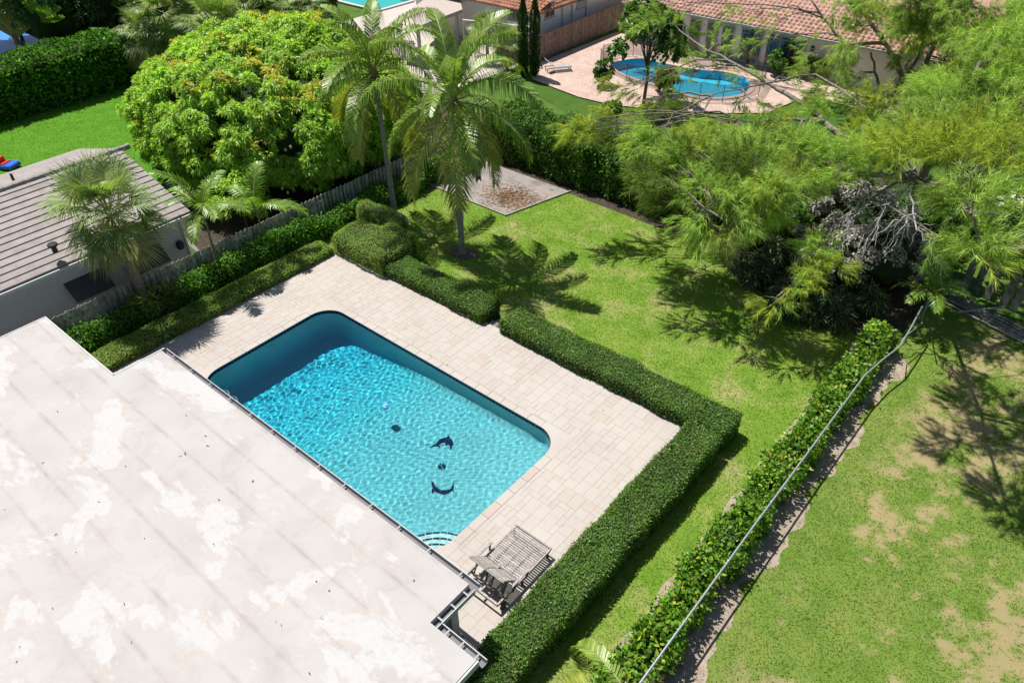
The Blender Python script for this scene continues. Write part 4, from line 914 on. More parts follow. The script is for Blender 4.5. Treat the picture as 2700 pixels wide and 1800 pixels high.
limbsB = [([(17.3, 17.2, LZ), (17.2, 17.25, 2), fork, (17.2, 17.6, 7), (17.8, 18, 9.5)], .3, .1),
          ([fork, P(1960, 330, 5.2), P(1890, 280, 5.3), P(1828, 229, 5.6), P(1772, 195, 5.7), P(1672, 137, 5.9), P(1612, 111, 6.0), P(1550, 58, 6.2)], .16, .03),
          ([P(1890, 282, 5.3), P(1795, 272, 5.3), P(1706, 280, 5.2)], .09, .03), ([fork, P(1990, 250, 6.2), P(1873, 169, 6.2), P(1728, 198, 6.1), P(1637, 218, 6.0)], .07, .02),
          ([fork, P(1990, 400, 5.2), P(1850, 410, 5.1), P(1700, 430, 4.8), P(1620, 480, 4.2)], .12, .02), ([fork, P(2060, 420, 4.6), P(1930, 500, 3.9), P(1870, 600, 3.1), P(1800, 670, 2.4)], .07, .015),
          ([(17.1, 17.4, 5.5), P(2200, 330, 6.8), P(2300, 270, 7.4), P(2352, 240, 7.8)], .13, .04), ([fork, P(2180, 430, 7.0), P(2230, 490, 8.2), P(2250, 560, 7.4)], .08, .02), ([(17.3, 17.6, 7), P(2250, 140, 8.5), P(2320, 60, 9)], .1, .03)]
CB = [(1350, 300, 4.8, .9, 2, .8), (1430, 318, 4.6, 1.0, 2, .9), (1500, 310, 5.2, 1.2, 0, 1), (1400, 270, 5.0, .8, 2, .5), (1580, 335, 5.3, 1.3, 1, 1), (1660, 340, 5, 1.4, 0, 1), (1700, 400, 5, 1.5, 0, 1.3), (1780, 385, 5.4, 1.5, 0, 1.3), (1860, 370, 5.4, 1.5, 0, 1.2), (1950, 340, 5.8, 1.4, 0, 1.1), (2040, 340, 6, 1.2, 0, 1),
      (1620, 430, 4.6, 1.3, 0, 1.1), (1540, 420, 4.6, 1.2, 1, 1.1), (1520, 470, 3.2, 1.0, 1, .9), (1690, 480, 4.5, 1.3, 0, 1.3), (1760, 455, 5, 1.3, 0, 1.3), (1600, 500, 3.8, 1.0, 0, 1.1), (1830, 420, 5.2, .9, 0, 1), (1640, 545, 3.3, .7, 0, 1), (1700, 540, 3.8, .8, 1, .9), (1870, 560, 3.4, .8, 0, 1.2), (1890, 600, 3.1, .7, 2, 1), (1840, 650, 2.6, .6, 2, 1.2), (1775, 690, 2.1, .5, 2, 1.2),
      (2230, 480, 8.2, 1.0, 0, 1.3), (2250, 560, 7.4, .75, 0, 1.3), (2160, 550, 4.2, .7, 0, 1), (2260, 600, 7.0, .5, 2, 1.2), (2190, 340, 8.5, 1.4, 2, 1), (2270, 290, 8.8, 1.5, 2, 1.1), (2330, 350, 8.6, 1.3, 2, 1), (2335, 220, 7.9, 1.6, 2, 1), (2210, 240, 7.8, 1.6, 0, 1.1), (2260, 130, 8.7, 1.9, 0, 1.2), (2345, 90, 9, 1.8, 0, 1.1), (2130, 300, 8.2, 1.1, 1, 1), (2400, 180, 9, 2, 0, 1), (2420, 420, 7.5, 1.8, 0, 1), (2430, 300, 8, 2, 0, 1),
      (1480, 230, 5.2, 1, 1, .55), (1540, 270, 5.0, 1, 1, .6), (1600, 290, 5.1, 1.0, 1, .6), (1680, 290, 5.2, 1.0, 1, .6), (1760, 300, 5.3, 1.0, 0, .6), (1830, 310, 5.3, 1.0, 1, .7), (1560, 170, 5.8, 1, 0, .35), (1640, 160, 6.0, 1, 0, .3), (1720, 230, 5.8, .9, 1, .35), (1500, 60, 6.2, 1.1, 0, .5), (1580, 60, 6.2, 1.0, 0, .45), (1660, 100, 6.1, .9, 0, .3), (1800, 170, 6.1, .8, 0, .3), (1430, 200, 4.9, .8, 2, .45), (1900, 220, 6.1, .9, 0, .4), (1960, 290, 5.9, 1.2, 0, 1), (2040, 280, 6.2, 1.3, 1, 1), (2090, 350, 5.8, 1.2, 1, 1), (1330, 285, 4.9, .75, 2, .7), (1480, 280, 4.2, 1.0, 0, .8), (1730, 350, 5.3, 1.3, 0, 1), (1560, 380, 5.0, 1.1, 0, 1), (2470, 400, 8.4, 1.5, 0, 1), (2520, 500, 8.4, 1.6, 0, 1), (2460, 560, 8, .9, 0, 1), (2560, 640, 8, 1.5, 0, 1), (2530, 330, 9, 1.8, 0, 1)]
dd_ = [[(560, 230), (380, 350), (200, 500), (100, 700), (20, 830)], [(520, 400), (350, 520), (290, 650), (160, 820)], [(510, 390), (560, 700), (660, 870), (800, 1000)], [(700, 330), (560, 520), (440, 700), (360, 800)], [(450, 300), (260, 330), (60, 360)], [(560, 560), (420, 640), (250, 760), (150, 880)], [(900, 320), (780, 430), (720, 500), (640, 600)], [(380, 480), (310, 560), (280, 780)]]
deads = []
for ln in dd_:
    deads.append([P(*V2(*cz(*q_)), 4.6-.42*i) for i, q_ in enumerate(ln)])
rgd = np.random.default_rng(77)
for k in range(12):
    q0 = np.array([rgd.uniform(150, 700), rgd.uniform(280, 560)]); ln = [q0]
    for j in range(3): ln.append(ln[-1]+np.array([rgd.uniform(-150, -10), rgd.uniform(60, 170)]))
    deads.append([P(*V2(*cz(*q_)), 4.3-.5*i) for i, q_ in enumerate(ln)])
deads += [[P(2330, 250, 7.6), P(2240, 330, 7.0), P(2200, 390, 6.6)], [P(2340, 330, 7.2), P(2260, 390, 6.6), P(2190, 420, 6.2)], [P(2290, 210, 7.8), P(2180, 290, 7.2)]]
casuarina('feathery casuarina with dead grey branches leaning over the right corner of the lawn', TB, limbsB, [(P(x, y, z), r, m_, q_) for x, y, z, r, m_, q_ in CB], 31, 62, deads)
YA = 36.6
def A_(x, y): return PY(x, y, YA)
ba = A_(2043, 250); ba[2] = LZ; fk = A_(2077, 178)
limbsA = [([ba, A_(2060, 215), fk], .34, .26), ([fk, A_(2053, 135), A_(2035, 101), A_(1990, 40), A_(1945, -10)], .2, .08), ([fk, A_(2122, 161), A_(2150, 90), A_(2180, 20)], .2, .08), ([A_(2036, 245)+np.array([0, -.3, 0]), A_(2017, 192), A_(2011, 166), A_(2000, 120)], .12, .06),
          ([A_(2035, 101), A_(1940, 103), A_(1900, 55), A_(1863, 0)], .12, .05), ([A_(1990, 40), A_(1940, 0)], .1, .05), ([fk, A_(2110, 130), A_(2120, 60), A_(2100, 0)], .15, .07)]
CA = [(1480, 20, 1.0, 0, .4), (1450, 50, .9, 0, .4), (1700, 30, 1.0, 0, .35), (1740, 90, .9, 0, .35), (1780, 50, .9, 0, .3), (1850, 130, 1.0, 0, .5), (1900, 150, 1.0, 0, .6), (1950, 100, 1.2, 0, .7), (2000, 60, 1.4, 0, .9), (2050, 60, 1.5, 1, 1), (2100, 40, 1.5, 0, 1), (2160, 60, 1.6, 0, 1), (2220, 50, 1.6, 1, 1), (2290, 30, 1.7, 0, 1), (2330, 130, 1.6, 1, 1), (2180, 150, 1.5, 1, .9), (2240, 190, 1.5, 0, 1), (2130, 220, 1.2, 1, .8), (1960, 180, .9, 0, .6), (1900, 195, .8, 0, .5), (2100, 110, 1.3, 1, .8), (2050, -10, 1.5, 0, 1), (1950, 10, 1.2, 0, .5), (2200, 0, 1.6, 0, 1), (1990, 230, .8, 0, .5), (2010, 280, .9, 1, .7), (2080, 270, 1.0, 0, .8)]
casuarina('feathery casuarina with forked dark trunk beside the back neighbour house', tuple(ba), limbsA, [(PY(x, y, YA-3*random.random()), r*1.1, m_, q_) for x, y, r, m_, q_ in CA], 32, 60)

# ------------------------------------------------------------------ garden bed under the casuarina
L_GREY = leafmat('withered_leaf', [(.12, .115, .11), (.24, .225, .22), (.36, .33, .32), (.18, .17, .15)], .2, .8, .1)
L_DARKP = leafmat('dark_strap_leaf', [(.02, .035, .012), (.035, .06, .018), (.06, .09, .03)], .25, .45, .4)
for i, (x, y, z, rx, rz, lb) in enumerate(((15.0, 15.6, .8, 1.7, 1.25, 'withered grey shrub under the dead branches, nearer the lawn'), (16.9, 15.9, 1.0, 1.6, 1.4, 'withered grey shrub under the dead branches, nearer the wire fence'), (14.2, 17.4, 1.0, 1.6, 1.3, 'withered grey shrub against the tall back hedge'))):
    bush('withered_shrub', lb, (x, y, z), (rx, 1.3, rz), L_GREY, 750, 7, .14, .09, seed=40+i, lumps=26, lr=.4)
for i, (vx, vy, lb) in enumerate(((1720, 650, 'dark strap-leaved plant at the lawn edge below the casuarina tips'), (1800, 715, 'dark strap-leaved plant half way along the shaded bed edge'), (1890, 735, 'dark strap-leaved plant right of the yellow casuarina tip'), (1760, 610, 'dark strap-leaved plant behind the bed edge'), (1960, 720, 'dark strap-leaved plant nearest the wire fence'), (1850, 680, 'dark strap-leaved plant under the withered shrubs'))):
    q_ = P(vx, vy-12, .1); bush('strap_plant', lb, (q_[0], q_[1]+.4, .15), (.85, .6, .55), L_DARKP, 130, 9, .5, .06, .35, 9, .3, 60+i, 'plant', trunk_h=False)
bush('leafy_shrub', 'green leafy shrub behind the withered shrubs', (18.6, 18.6, 1.2), (1.5, 1.4, 1.5), L_BACK, 700, 8, .16, .09, seed=70)
q_ = P(1985, 500, 1.7); bush('withered_shrub', 'big withered grey shrub in the middle of the dead branch tangle', (q_[0], q_[1], 1.2), (2.3, 1.7, 1.7), L_GREY, 2200, 7, .14, .09, seed=44, lumps=30, lr=.4)
bush('leafy_shrub', 'dark leafy shrub behind the casuarina trunk', (16.0, 20.6, 1.2), (2.2, 1.6, 1.6), L_BACK, 900, 8, .16, .09, seed=73)
bush('leafy_shrub', 'dark leafy shrub between the tall hedge and the casuarina', (13.0, 20.2, 1.0), (2.0, 1.6, 1.4), L_BACK, 900, 8, .16, .09, seed=74)
bush('leafy_shrub', 'green leafy shrub where the tall back hedge ends', (12.4, 16.6, .9), (1.3, 1.4, 1.3), L_BACK, 650, 8, .16, .09, seed=71)
q_ = P(2130, 690, .9); fp_ = thing('feather_palm', 'small palm clump hanging over the bent end of the wire fence', 'palm tree', (q_[0], q_[1]+.4, LZ))
trunk(fp_, [(0, 0, 0), (0, 0, 1.4)], .05, .04, M_PTRUNK, 'stem')
for i in range(9): put('frond', FY[i % 3], fp_, (0, 0, 1.35), (0, -.1 if i % 2 else .3, i*.7+.2), .85)
# broken timber fence and fallen boards behind
M_BOARD = mat('rotten_board', [(.09, .09, .08), (.19, .19, .17), (.27, .265, .24)], 3, .9, .5, 30, rnd='object', rvar=.4)
br = thing('broken_fence', 'broken timber fence with wide leaning boards and gaps at the right edge', 'fence', (19.6, 18.2, LZ))
bmh = MB().box(-.15, .15, -.012, .012, 0, 1.75).data('board', M_BOARD)
for i, x in enumerate((.2, .62, 1.1, 1.75, 2.15, 2.75, 3.3, 3.75, 4.2, 4.8)): put('board', bmh, br, (x, -.25*x+random.uniform(-.03, .03), random.uniform(-.05, .05)), (random.uniform(-.12, .02), random.uniform(-.06, .06), -.24))
for z in (.4, 1.4): MB().bar((0, .05, z), (5, -1.2, z), .05, .09).build('rail', M_BOARD, br)
bw = thing('fallen_boards', 'fallen weathered boards lying in a row on the ground before the broken fence', 'boards', (21.2, 16.6, LZ))
fbm = MB().box(-1.9, 1.9, -.07, .07, 0, .03).data('board', M_BOARD)
for i in range(6): put('board', fbm, bw, (random.uniform(-.1, .1), -.55+i*.19, .01+random.uniform(0, .02)), (0, random.uniform(-.01, .01), -.3+random.uniform(-.03, .03)))
lb_ = thing('loose_pole', 'pale wooden pole leaning across the fallen boards', 'pole', (20.6, 16.4, LZ)); MB().bar((-.5, -.35, .08), (.9, .9, .3), .06, .05).build('pole', M_DEAD, lb_)

# pale rubble and shrubs behind the broken fence
rb = thing('rubble_pile', 'pale stone rubble lying on the grass at the right edge', 'rubble', tuple(P(2310, 465, LZ)))
M_RUB = mat('pale_rubble', [(.35, .33, .31), (.48, .46, .44)], 5, .9, .5, 20, rnd='object', rvar=.2)
for i in range(14):
    bm = bmesh.new(); bmesh.ops.create_icosphere(bm, subdivisions=1, radius=random.uniform(.12, .3))
    for v in bm.verts: v.co *= random.uniform(.7, 1.25); v.co.z *= .6
    me = bpy.data.meshes.new('stone'); bm.to_mesh(me); bm.free(); me.materials.append(M_RUB); put('stone', me, rb, (random.uniform(-.9, 1.6), random.uniform(-.7, .9), .08), (0, 0, random.uniform(0, 6)))
MB().slab(.5, 2.6, -.6, .7, 0, .14, .02).build('slab', M_RUB, rb)
for i, (vx, vy, r_, lbl) in enumerate(((2230, 400, 1.3, 'green shrub before the rubble pile'), (2290, 520, 1.2, 'low green shrub behind the broken timber fence'), (2340, 570, 1.3, 'palm-leaved shrub at the right edge above the broken fence'), (2180, 470, 1.2, 'shrub in the shade right of the dead branches'))):
    q_ = P(vx, vy, .4); bush('leafy_shrub', lbl, (q_[0], q_[1], .45), (r_, r_, .85), leafmat('light_shrub_leaf', [(.05, .1, .015), (.09, .16, .025), (.14, .21, .035)], .4, .45, .3), 480, 8, .16, .08, seed=150+i)

# ------------------------------------------------------------------ grey neighbour house on the left
LH = thing('neighbour_house', 'grey house with tan low-pitched tile roof beyond the picket fence', 'house', (-12, -10, LZ)); LO = np.array([-12, -10, LZ])
def lb(mb, name, m, par=LH, smooth=False):
    mb.v = [tuple(np.array(v)-LO) for v in mb.v]; return mb.build(name, m, par, smooth)
M_GWALL = mat('grey_stucco', [(.5, .505, .52), (.58, .585, .6)], 8, .9, .3, 60)
M_TANT = mat('tan_roof_tile', [(.24, .21, .2), (.285, .255, .245), (.315, .285, .275)], 2.5, .85, .25, 40, rnd='object', rvar=.08)
EX, RX, EZ, RZ_, YE = -7.05, -12.2, 2.5, 3.95, -1.35
lb(MB().box(-17.2, EX-.45, -30, YE-.35, LZ, EZ-.12), 'wall', M_GWALL)
lb(MB().add([(EX, YE, EZ-.03), (EX, -30, EZ-.03), (RX, -30, RZ_-.04), (RX, YE, RZ_-.04), (-17.4, -30, EZ-.03), (-17.4, YE, EZ-.03), (EX, YE, EZ-.15), (EX, -30, EZ-.15), (-17.4, -30, EZ-.15), (-17.4, YE, EZ-.15)],
            [(1, 0, 3, 2), (2, 3, 5, 4), (0, 1, 7, 6), (4, 5, 9, 8), (0, 6, 9, 5, 3), (7, 8, 9, 6)]), 'roof_deck', M_TANT)
nco = 14; s_len = math.hypot(EX-RX, RZ_-EZ); dxr, dzr = (RX-EX)/nco, (RZ_-EZ)/nco
for side in (0, 1):
    for i in range(nco):
        x0, z0 = EX+dxr*i, EZ+dzr*i; x1, z1 = x0+dxr*1.02, z0+dzr*1.02; lift = .055
        v = [(x0-.0, YE+.02, z0+lift), (x0, -30, z0+lift), (x1, -30, z1+.012), (x1, YE+.02, z1+.012), (x0, YE+.02, z0-.005), (x0, -30, z0-.005), (x1, -30, z1-.02), (x1, YE+.02, z1-.02)]
        if side: v = [(-24.45-a, b, c) for a, b, c in v]
        ff_ = [(0, 1, 2, 3), (1, 0, 4, 5), (0, 3, 7, 4), (7, 6, 5, 4)]
        lb(MB().add(v, ff_ if not side else [f[::-1] for f in ff_]), 'roof_course', M_TANT)
for y in np.arange(-29.5, YE, .42): lb(MB().tube([(RX, y, RZ_+.0), (RX, y+.45, RZ_+.025)], [.13, .145], 8), 'ridge_tile', M_TANT)
# rear wing
lb(MB().add([(-17.4, -4.2, 3.3), (-13.3, -4.2, 3.62), (-13.3, -1.8, 3.62), (-17.4, -1.8, 3.3)], [(0, 1, 2, 3)]), 'wing_roof', M_TANT) if False else None
M_VENT = plain('vent_dark', (.03, .03, .04), .6)
for x, y in ((27, 405), (90, 425), (150, 390)):
    q_ = P(x, y, 3.75); lb(MB().lathe([(.06, 0), (.06, .3), (.07, .32)], 8, (q_[0], q_[1], 3.55)), 'vent_pipe', M_VENT)
q_ = P(122, 566, 3.2); lb(MB().lathe([(.1, 0), (.1, .25), (.19, .28), (.19, .36), (.05, .45)], 10, (q_[0], q_[1], 2.95)), 'roof_vent', M_VENT)
lb(MB().bar((EX+.05, -30, EZ-.1), (EX+.05, YE-.02, EZ-.1), .1, .12), 'gutter', plain('gutter_white', (.55, .56, .58), .4))
lb(MB().bar((EX-.4, YE-.4, LZ), (EX-.4, YE-.4, EZ-.16), .08, .08), 'downpipe', plain('gutter_white', (.55, .56, .58), .4))
for y0, y1 in ((-4.6, -2.9), (-7.0, -5.4)):
    lb(MB().add([(EX-.44, y0, 1.55), (EX-.44, y1, 1.55), (EX+.25, y1, .95), (EX+.25, y0, .95), (EX-.44, y0, 1.5), (EX-.44, y1, 1.5), (EX+.25, y1, .9), (EX+.25, y0, .9)], [(3, 2, 1, 0), (4, 5, 6, 7), (2, 3, 7, 6), (0, 4, 7, 3), (1, 2, 6, 5)]), 'dark_wall_panel', plain('panel_charcoal', (.07, .073, .08), .7))  # dark sloping panels set against the wall
lb(MB().lathe([(.1, 0), (.16, .05), (.16, .3), (.08, .38)], 10, (EX-.3, -2.1, .9)), 'wall_lamp', M_VENT)
bc = P(457, 412, LZ); o = sheet('brick_circle', [(bc[0]+.95*math.cos(a), bc[1]+.95*math.sin(a)) for a in np.linspace(0, 2*math.pi, 25)[:-1]], LZ+.004, mat('brick_paving', [(.38, .22, .15), (.5, .32, .22)], 12, .9, .5, 20))
M_BRICK = mat('brick_paver', [(.36, .2, .135), (.5, .31, .215)], 6, .9, .3, 30, rnd='object', rvar=.3)
for rr_ in (.25, .5, .75):
    nb = int(2*math.pi*rr_/.22)
    bmm = MB().slab(-.09, .09, -.05, .05, 0, .03, .006).data('brick', M_BRICK)
    for i in range(nb): a = 2*math.pi*i/nb; put('brick', bmm, o, (bc[0]+rr_*math.cos(a), bc[1]+rr_*math.sin(a), LZ+.002), (0, 0, a+math.pi/2))
# toys at the lawn edge
tp = P(4, 384, LZ); ty = thing('toy_car', 'red and blue plastic ride-on toy at the left picture edge', 'toy', (tp[0], tp[1], LZ), .5)
MB().box(-.5, .5, -.3, .3, .12, .35).box(-.3, .2, -.25, .25, .35, .6).build('body', plain('toy_red', (.6, .03, .02), .3), ty); MB().slab(.3, 1.0, -.4, .4, .08, .3, .05).build('tray', plain('toy_blue', (.03, .12, .55), .3), ty)
for x in (-.35, .35):
    for y in (-.33, .33): MB().tube([(x, y-.04, .12), (x, y+.04, .12)], .12, 12).build('wheel', M_VENT, ty)
sp_ = P(478, 437, LZ); gl = thing('garden_light', 'small garden lamp on a thin post by the mango shade', 'lamp', tuple(P(441, 405, LZ)))
MB().lathe([(.02, 0), (.02, .75), (.09, .76), (.07, .9), (.02, .95)], 8).build('lamp_post', M_VENT, gl)

# ------------------------------------------------------------------ white house, board fence corner, cypresses
M_WW = mat('white_stucco', [(.74, .735, .72), (.82, .815, .8)], 4, .9, .3, 50)
M_TERRA = mat('terracotta_tile', [(.38, .15, .085), (.5, .23, .14), (.56, .3, .2)], 5, .8, .3, 30, rnd='object', rvar=.3)
M_TERRAI = mat('terracotta_tile_joined', [(.38, .15, .085), (.5, .23, .14), (.56, .3, .2)], 5, .8, .3, 30, rnd='island', rvar=.3)
M_PINK = mat('faded_pink_tile', [(.42, .22, .165), (.52, .31, .24), (.57, .38, .31)], 4, .85, .3, 30, rnd='object', rvar=.3)
M_PINKI = mat('faded_pink_tile_joined', [(.42, .22, .165), (.52, .31, .24), (.57, .38, .31)], 4, .85, .3, 30, rnd='island', rvar=.3)
M_GLASS = mat('window_glass', [(.02, .03, .035), (.05, .065, .07)], 3, .08, 0, spec=.8)
M_FRAME = plain('frame_white', (.48, .48, .475), .5)
def stile(w, l):                                           # one S-shaped roof tile, x across, y up the slope
    xs = np.linspace(-w/2, w/2, 7); zs_ = .045*np.sin((xs/w+.5)*2*math.pi); V = []; F = []
    for y_, dz in ((0, .03), (l*1.08, 0)): V += [(x, y_, z+dz+.05) for x, z in zip(xs, zs_)]
    V += [(x, 0, z+.02) for x, z in zip(xs, zs_)]
    F = [(i, i+1, 8+i, 7+i) for i in range(6)]+[(14+i, 15+i, i+1, i) for i in range(6)]
    return V, F
def tileroof(par, off, o, ux, uy, W, L, w, l, m_o, m_i, cap=300, name='roof_tile', clip=None):
    """tiles over a slope: origin o at the eave, unit vectors ux along eave, uy up the slope"""
    o = np.array(o, float); ux = unit(np.array(ux, float)); uy = unit(np.array(uy, float)); uz = np.cross(ux, uy)
    V, F = stile(w, l); me = MB().add(V, F).data(name, m_o, True); Rm = Matrix(((ux[0], uy[0], uz[0]), (ux[1], uy[1], uz[1]), (ux[2], uy[2], uz[2])))
    eul = Rm.to_euler(); js = []
    for j in range(int(L/l)):
        for i in range(int(W/w)):
            p = o+ux*(i+.5)*w+uy*j*l
            if clip is None or clip(p): js.append(p)
    js.sort(key=lambda p: np.linalg.norm(p-CAM)); rest = MB(); Rn = np.stack([ux, uy, uz], 1)
    for k, p in enumerate(js):
        if k < cap: put(name, me, par, tuple(p-off), eul)
        else: rest.add([Rn@np.array(v)+p-off for v in V], F)
    if rest.v: r_ = rest.build(name+'s', m_i, par, True); r_['kind'] = 'stuff'
WX, WY = -14.0, 31.3
WH = thing('white_house', 'white house with orange barrel tile roof and sash windows', 'house', (WX, WY, LZ)); WO = np.array([WX, WY, LZ])
def wb(mb, name, m, par=WH, smooth=False):
    mb.v = [tuple(np.array(v)-WO) for v in mb.v]; return mb.build(name, m, par, smooth)
wb(MB().box(-27, WX, WY, 62, LZ, 2.75), 'wall', M_WW)
wb(MB().add([(-28, WY-.6, 2.72), (WX+.6, WY-.6, 2.72), (WX+.6, 63, 2.72), (-28, 63, 2.72), (-20, WY+6.5, 5.0), (-20, 63, 5.0)], [(0, 1, 4), (1, 2, 5, 4), (3, 0, 4, 5), (3, 2, 1, 0)]), 'roof_deck', M_TERRA)
sl_ = math.atan2(2.28, 7.1)
tileroof(WH, WO, (-28, WY-.62, 2.74), (1, 0, 0), (0, 7.1, 2.28), 14.6, 7.2, .3, .38, M_TERRA, M_TERRAI, 280, clip=lambda p: abs(p[0]+20) <= max(0, (8-(p[1]-WY+.6)*8/7.1))*1.0+.1 if True else True)
tileroof(WH, WO, (WX+.62, WY-.6, 2.74), (0, 1, 0), (-6.6, 0, 2.28), 20, 7.0, .3, .38, M_TERRA, M_TERRAI, 20, clip=lambda p: (WX+.6-p[0]) <= (p[1]-WY+.6)*.95+.05)
def window(wbf, par_off, cx, z0, z1, w, axis, plane, outdir, panes=2):
    """window on plane; axis 0 = wall runs along x (plane is y), axis 1 = wall runs along y (plane is x)"""
    def bx(a0, a1, d0, d1, za, zb):
        lo, hi = sorted((plane+outdir*d0, plane+outdir*d1))
        return MB().box(a0, a1, lo, hi, za, zb) if axis == 0 else MB().box(lo, hi, a0, a1, za, zb)
    win = wbf(bx(cx-w/2-.06, cx+w/2+.06, .003, .05, z0-.06, z1+.06), 'window', M_FRAME)
    for i in range(panes):
        a = cx-w/2+w*i/panes+.03; b = cx-w/2+w*(i+1)/panes-.03
        g_ = wbf(bx(a, b, .045, .056, z0+.02, z1-.02), 'pane', M_GLASS, win)
    wbf(bx(cx-w/2-.12, cx+w/2+.12, .003, .12, z0-.14, z0-.07), 'sill', M_FRAME, win)
q0 = PY(1185, 28, WY); window(wb, WO, q0[0], q0[2]-.55, q0[2]+.5, 1.5, 0, WY, -1)
q0 = PX(1262, 22, WX); window(wb, WO, q0[1], q0[2]-.5, q0[2]+.45, 1.1, 1, WX, 1)
q0 = PX(1335, 0, WX); window(wb, WO, q0[1], q0[2]-.5, q0[2]+.45, 1.1, 1, WX, 1)
for x, y in ((1290, 45), (1312, 40), (1345, 25)): q0 = PX(x, y, WX); wb(MB().tube([(WX+.06, q0[1], LZ), (WX+.06, q0[1], 2.6)], .05, 6), 'pipe', M_FRAME)
L_CYP = leafmat('cypress_leaf', [(.015, .045, .008), (.03, .07, .012), (.05, .1, .018)], .2, .5, .3)
for vx, lbl in ((1202, 'slim dark cypress column left of the white house corner'), (1228, 'slim dark cypress column at the end of the tan board fence')):
    q0 = P(vx, 176, LZ); t = thing('cypress', lbl, 'tree', (q0[0], q0[1], LZ), group='slim cypress columns')
    hh = 5.2; n = 2600; z = rng.uniform(0.1, hh, n); a = rng.uniform(0, 2*np.pi, n); r_ = .3*np.clip((hh-z)/1.2, .12, 1)*np.clip(.6+z/1.2, .5, 1)*rng.uniform(.75, 1.1, n)
    Cc = np.column_stack([r_*np.cos(a), r_*np.sin(a), z]); d = unit(np.column_stack([np.cos(a)*.5, np.sin(a)*.5, np.full(n, 1.0)])+rng.normal(0, .25, (n, 3)))
    V, F = leafquads(Cc, d, .2, .06, 0); o = npmesh('crown', V, F, L_CYP, t); o['kind'] = 'stuff'
    MB().tube([(0, 0, 0), (0, 0, hh*.5), (0, 0, hh-.3)], [.16, .2, .03], 8).build('trunk', M_CORE, t)
# goal frame, spiky palms, tan flat roof, white slat fence, teal pool
gf = thing('goal_frame', 'white tubular goal frame standing before the white house', 'goal', (-16, WY-2.2, LZ))
a, b = PY(1063, 46, WY-2.2), PY(1218, 62, WY-2.2); GO = np.array([-16, WY-2.2, LZ])
M_PIPE = plain('white_pipe', (.7, .7, .7), .4)
for pts in ((a, b), (a, (a[0], a[1], LZ)), (b, (b[0], b[1], LZ)), (b, (b[0], b[1]+1.2, LZ)), (a, (a[0], a[1]+1.2, LZ)), ((a[0], a[1]+1.2, LZ+.04), (b[0], b[1]+1.2, LZ+.04))): MB().tube([np.array(p)-GO for p in pts], .05, 8).build('pipe', M_PIPE, gf)
for i, (vx, vy, lbl, s_) in enumerate(((1120, 105, 'young spiky fan palm in front of the white house wall', 1.0), (1165, 135, 'young spiky fan palm beside the left cypress column', .9))):
    q0 = P(vx, vy+30, LZ); fanpalm(lbl, (q0[0], q0[1], LZ), (q0[0], q0[1], 1.3), s_, 20+i, (10, 8, 6, 0), r0=.12)
CP = thing('carport', 'tan flat-roofed carport between the teal pool and the white house', 'carport', (-20.5, 27, LZ)); CO = np.array([-20.5, 27, LZ])
M_TANR = plain('tan_flat_roof', (.4, .34, .31), .9)
p_ = [P(855, 70, 2.4), P(935, 92, 2.4), P(1085, 18, 2.4), P(1060, -40, 2.4), P(960, -10, 2.4)]
c0 = np.mean(p_, 0)
rf = MB().prism([(v[0]-CO[0], v[1]-CO[1]) for v in (P(900, 52, 2.4), P(958, 62, 2.4), P(1062, 22, 2.4), P(1052, -20, 2.4), P(985, -8, 2.4))][::-1], 2.4-.25-LZ, 2.4-LZ).build('roof', M_TANR, CP)
for v in (P(915, 52, 2.2), P(958, 60, 2.2), P(1050, 22, 2.2), P(985, 0, 2.2)): w_ = v*.96+c0*.04; MB().box(w_[0]-CO[0]-.1, w_[0]-CO[0]+.1, w_[1]-CO[1]-.1, w_[1]-CO[1]+.1, 0, 2.14-LZ).build('post', M_FRAME, CP)
sheet('concrete_apron', [(-33, 24), (-14, 20), (-13.4, 31), (-26, 44), (-33, 44)], LZ-.003, mat('pale_concrete', [(.4, .35, .32), (.5, .45, .42)], 3, .9, .2))
sf = thing('slat_fence', 'short white vertical slat fence behind the rear coconut palm', 'fence', tuple(P(898, 132, LZ)))
smh = MB().box(-.05, .05, -.015, .015, 0, 1.3).data('slat', M_FRAME)
for i in range(14): put('slat', smh, sf, (i*.13, i*.07, 0), (0, 0, .49))
MB().bar((0, .03, 1.1), (1.8, 1.0, 1.1), .03, .07).build('rail', M_FRAME, sf)
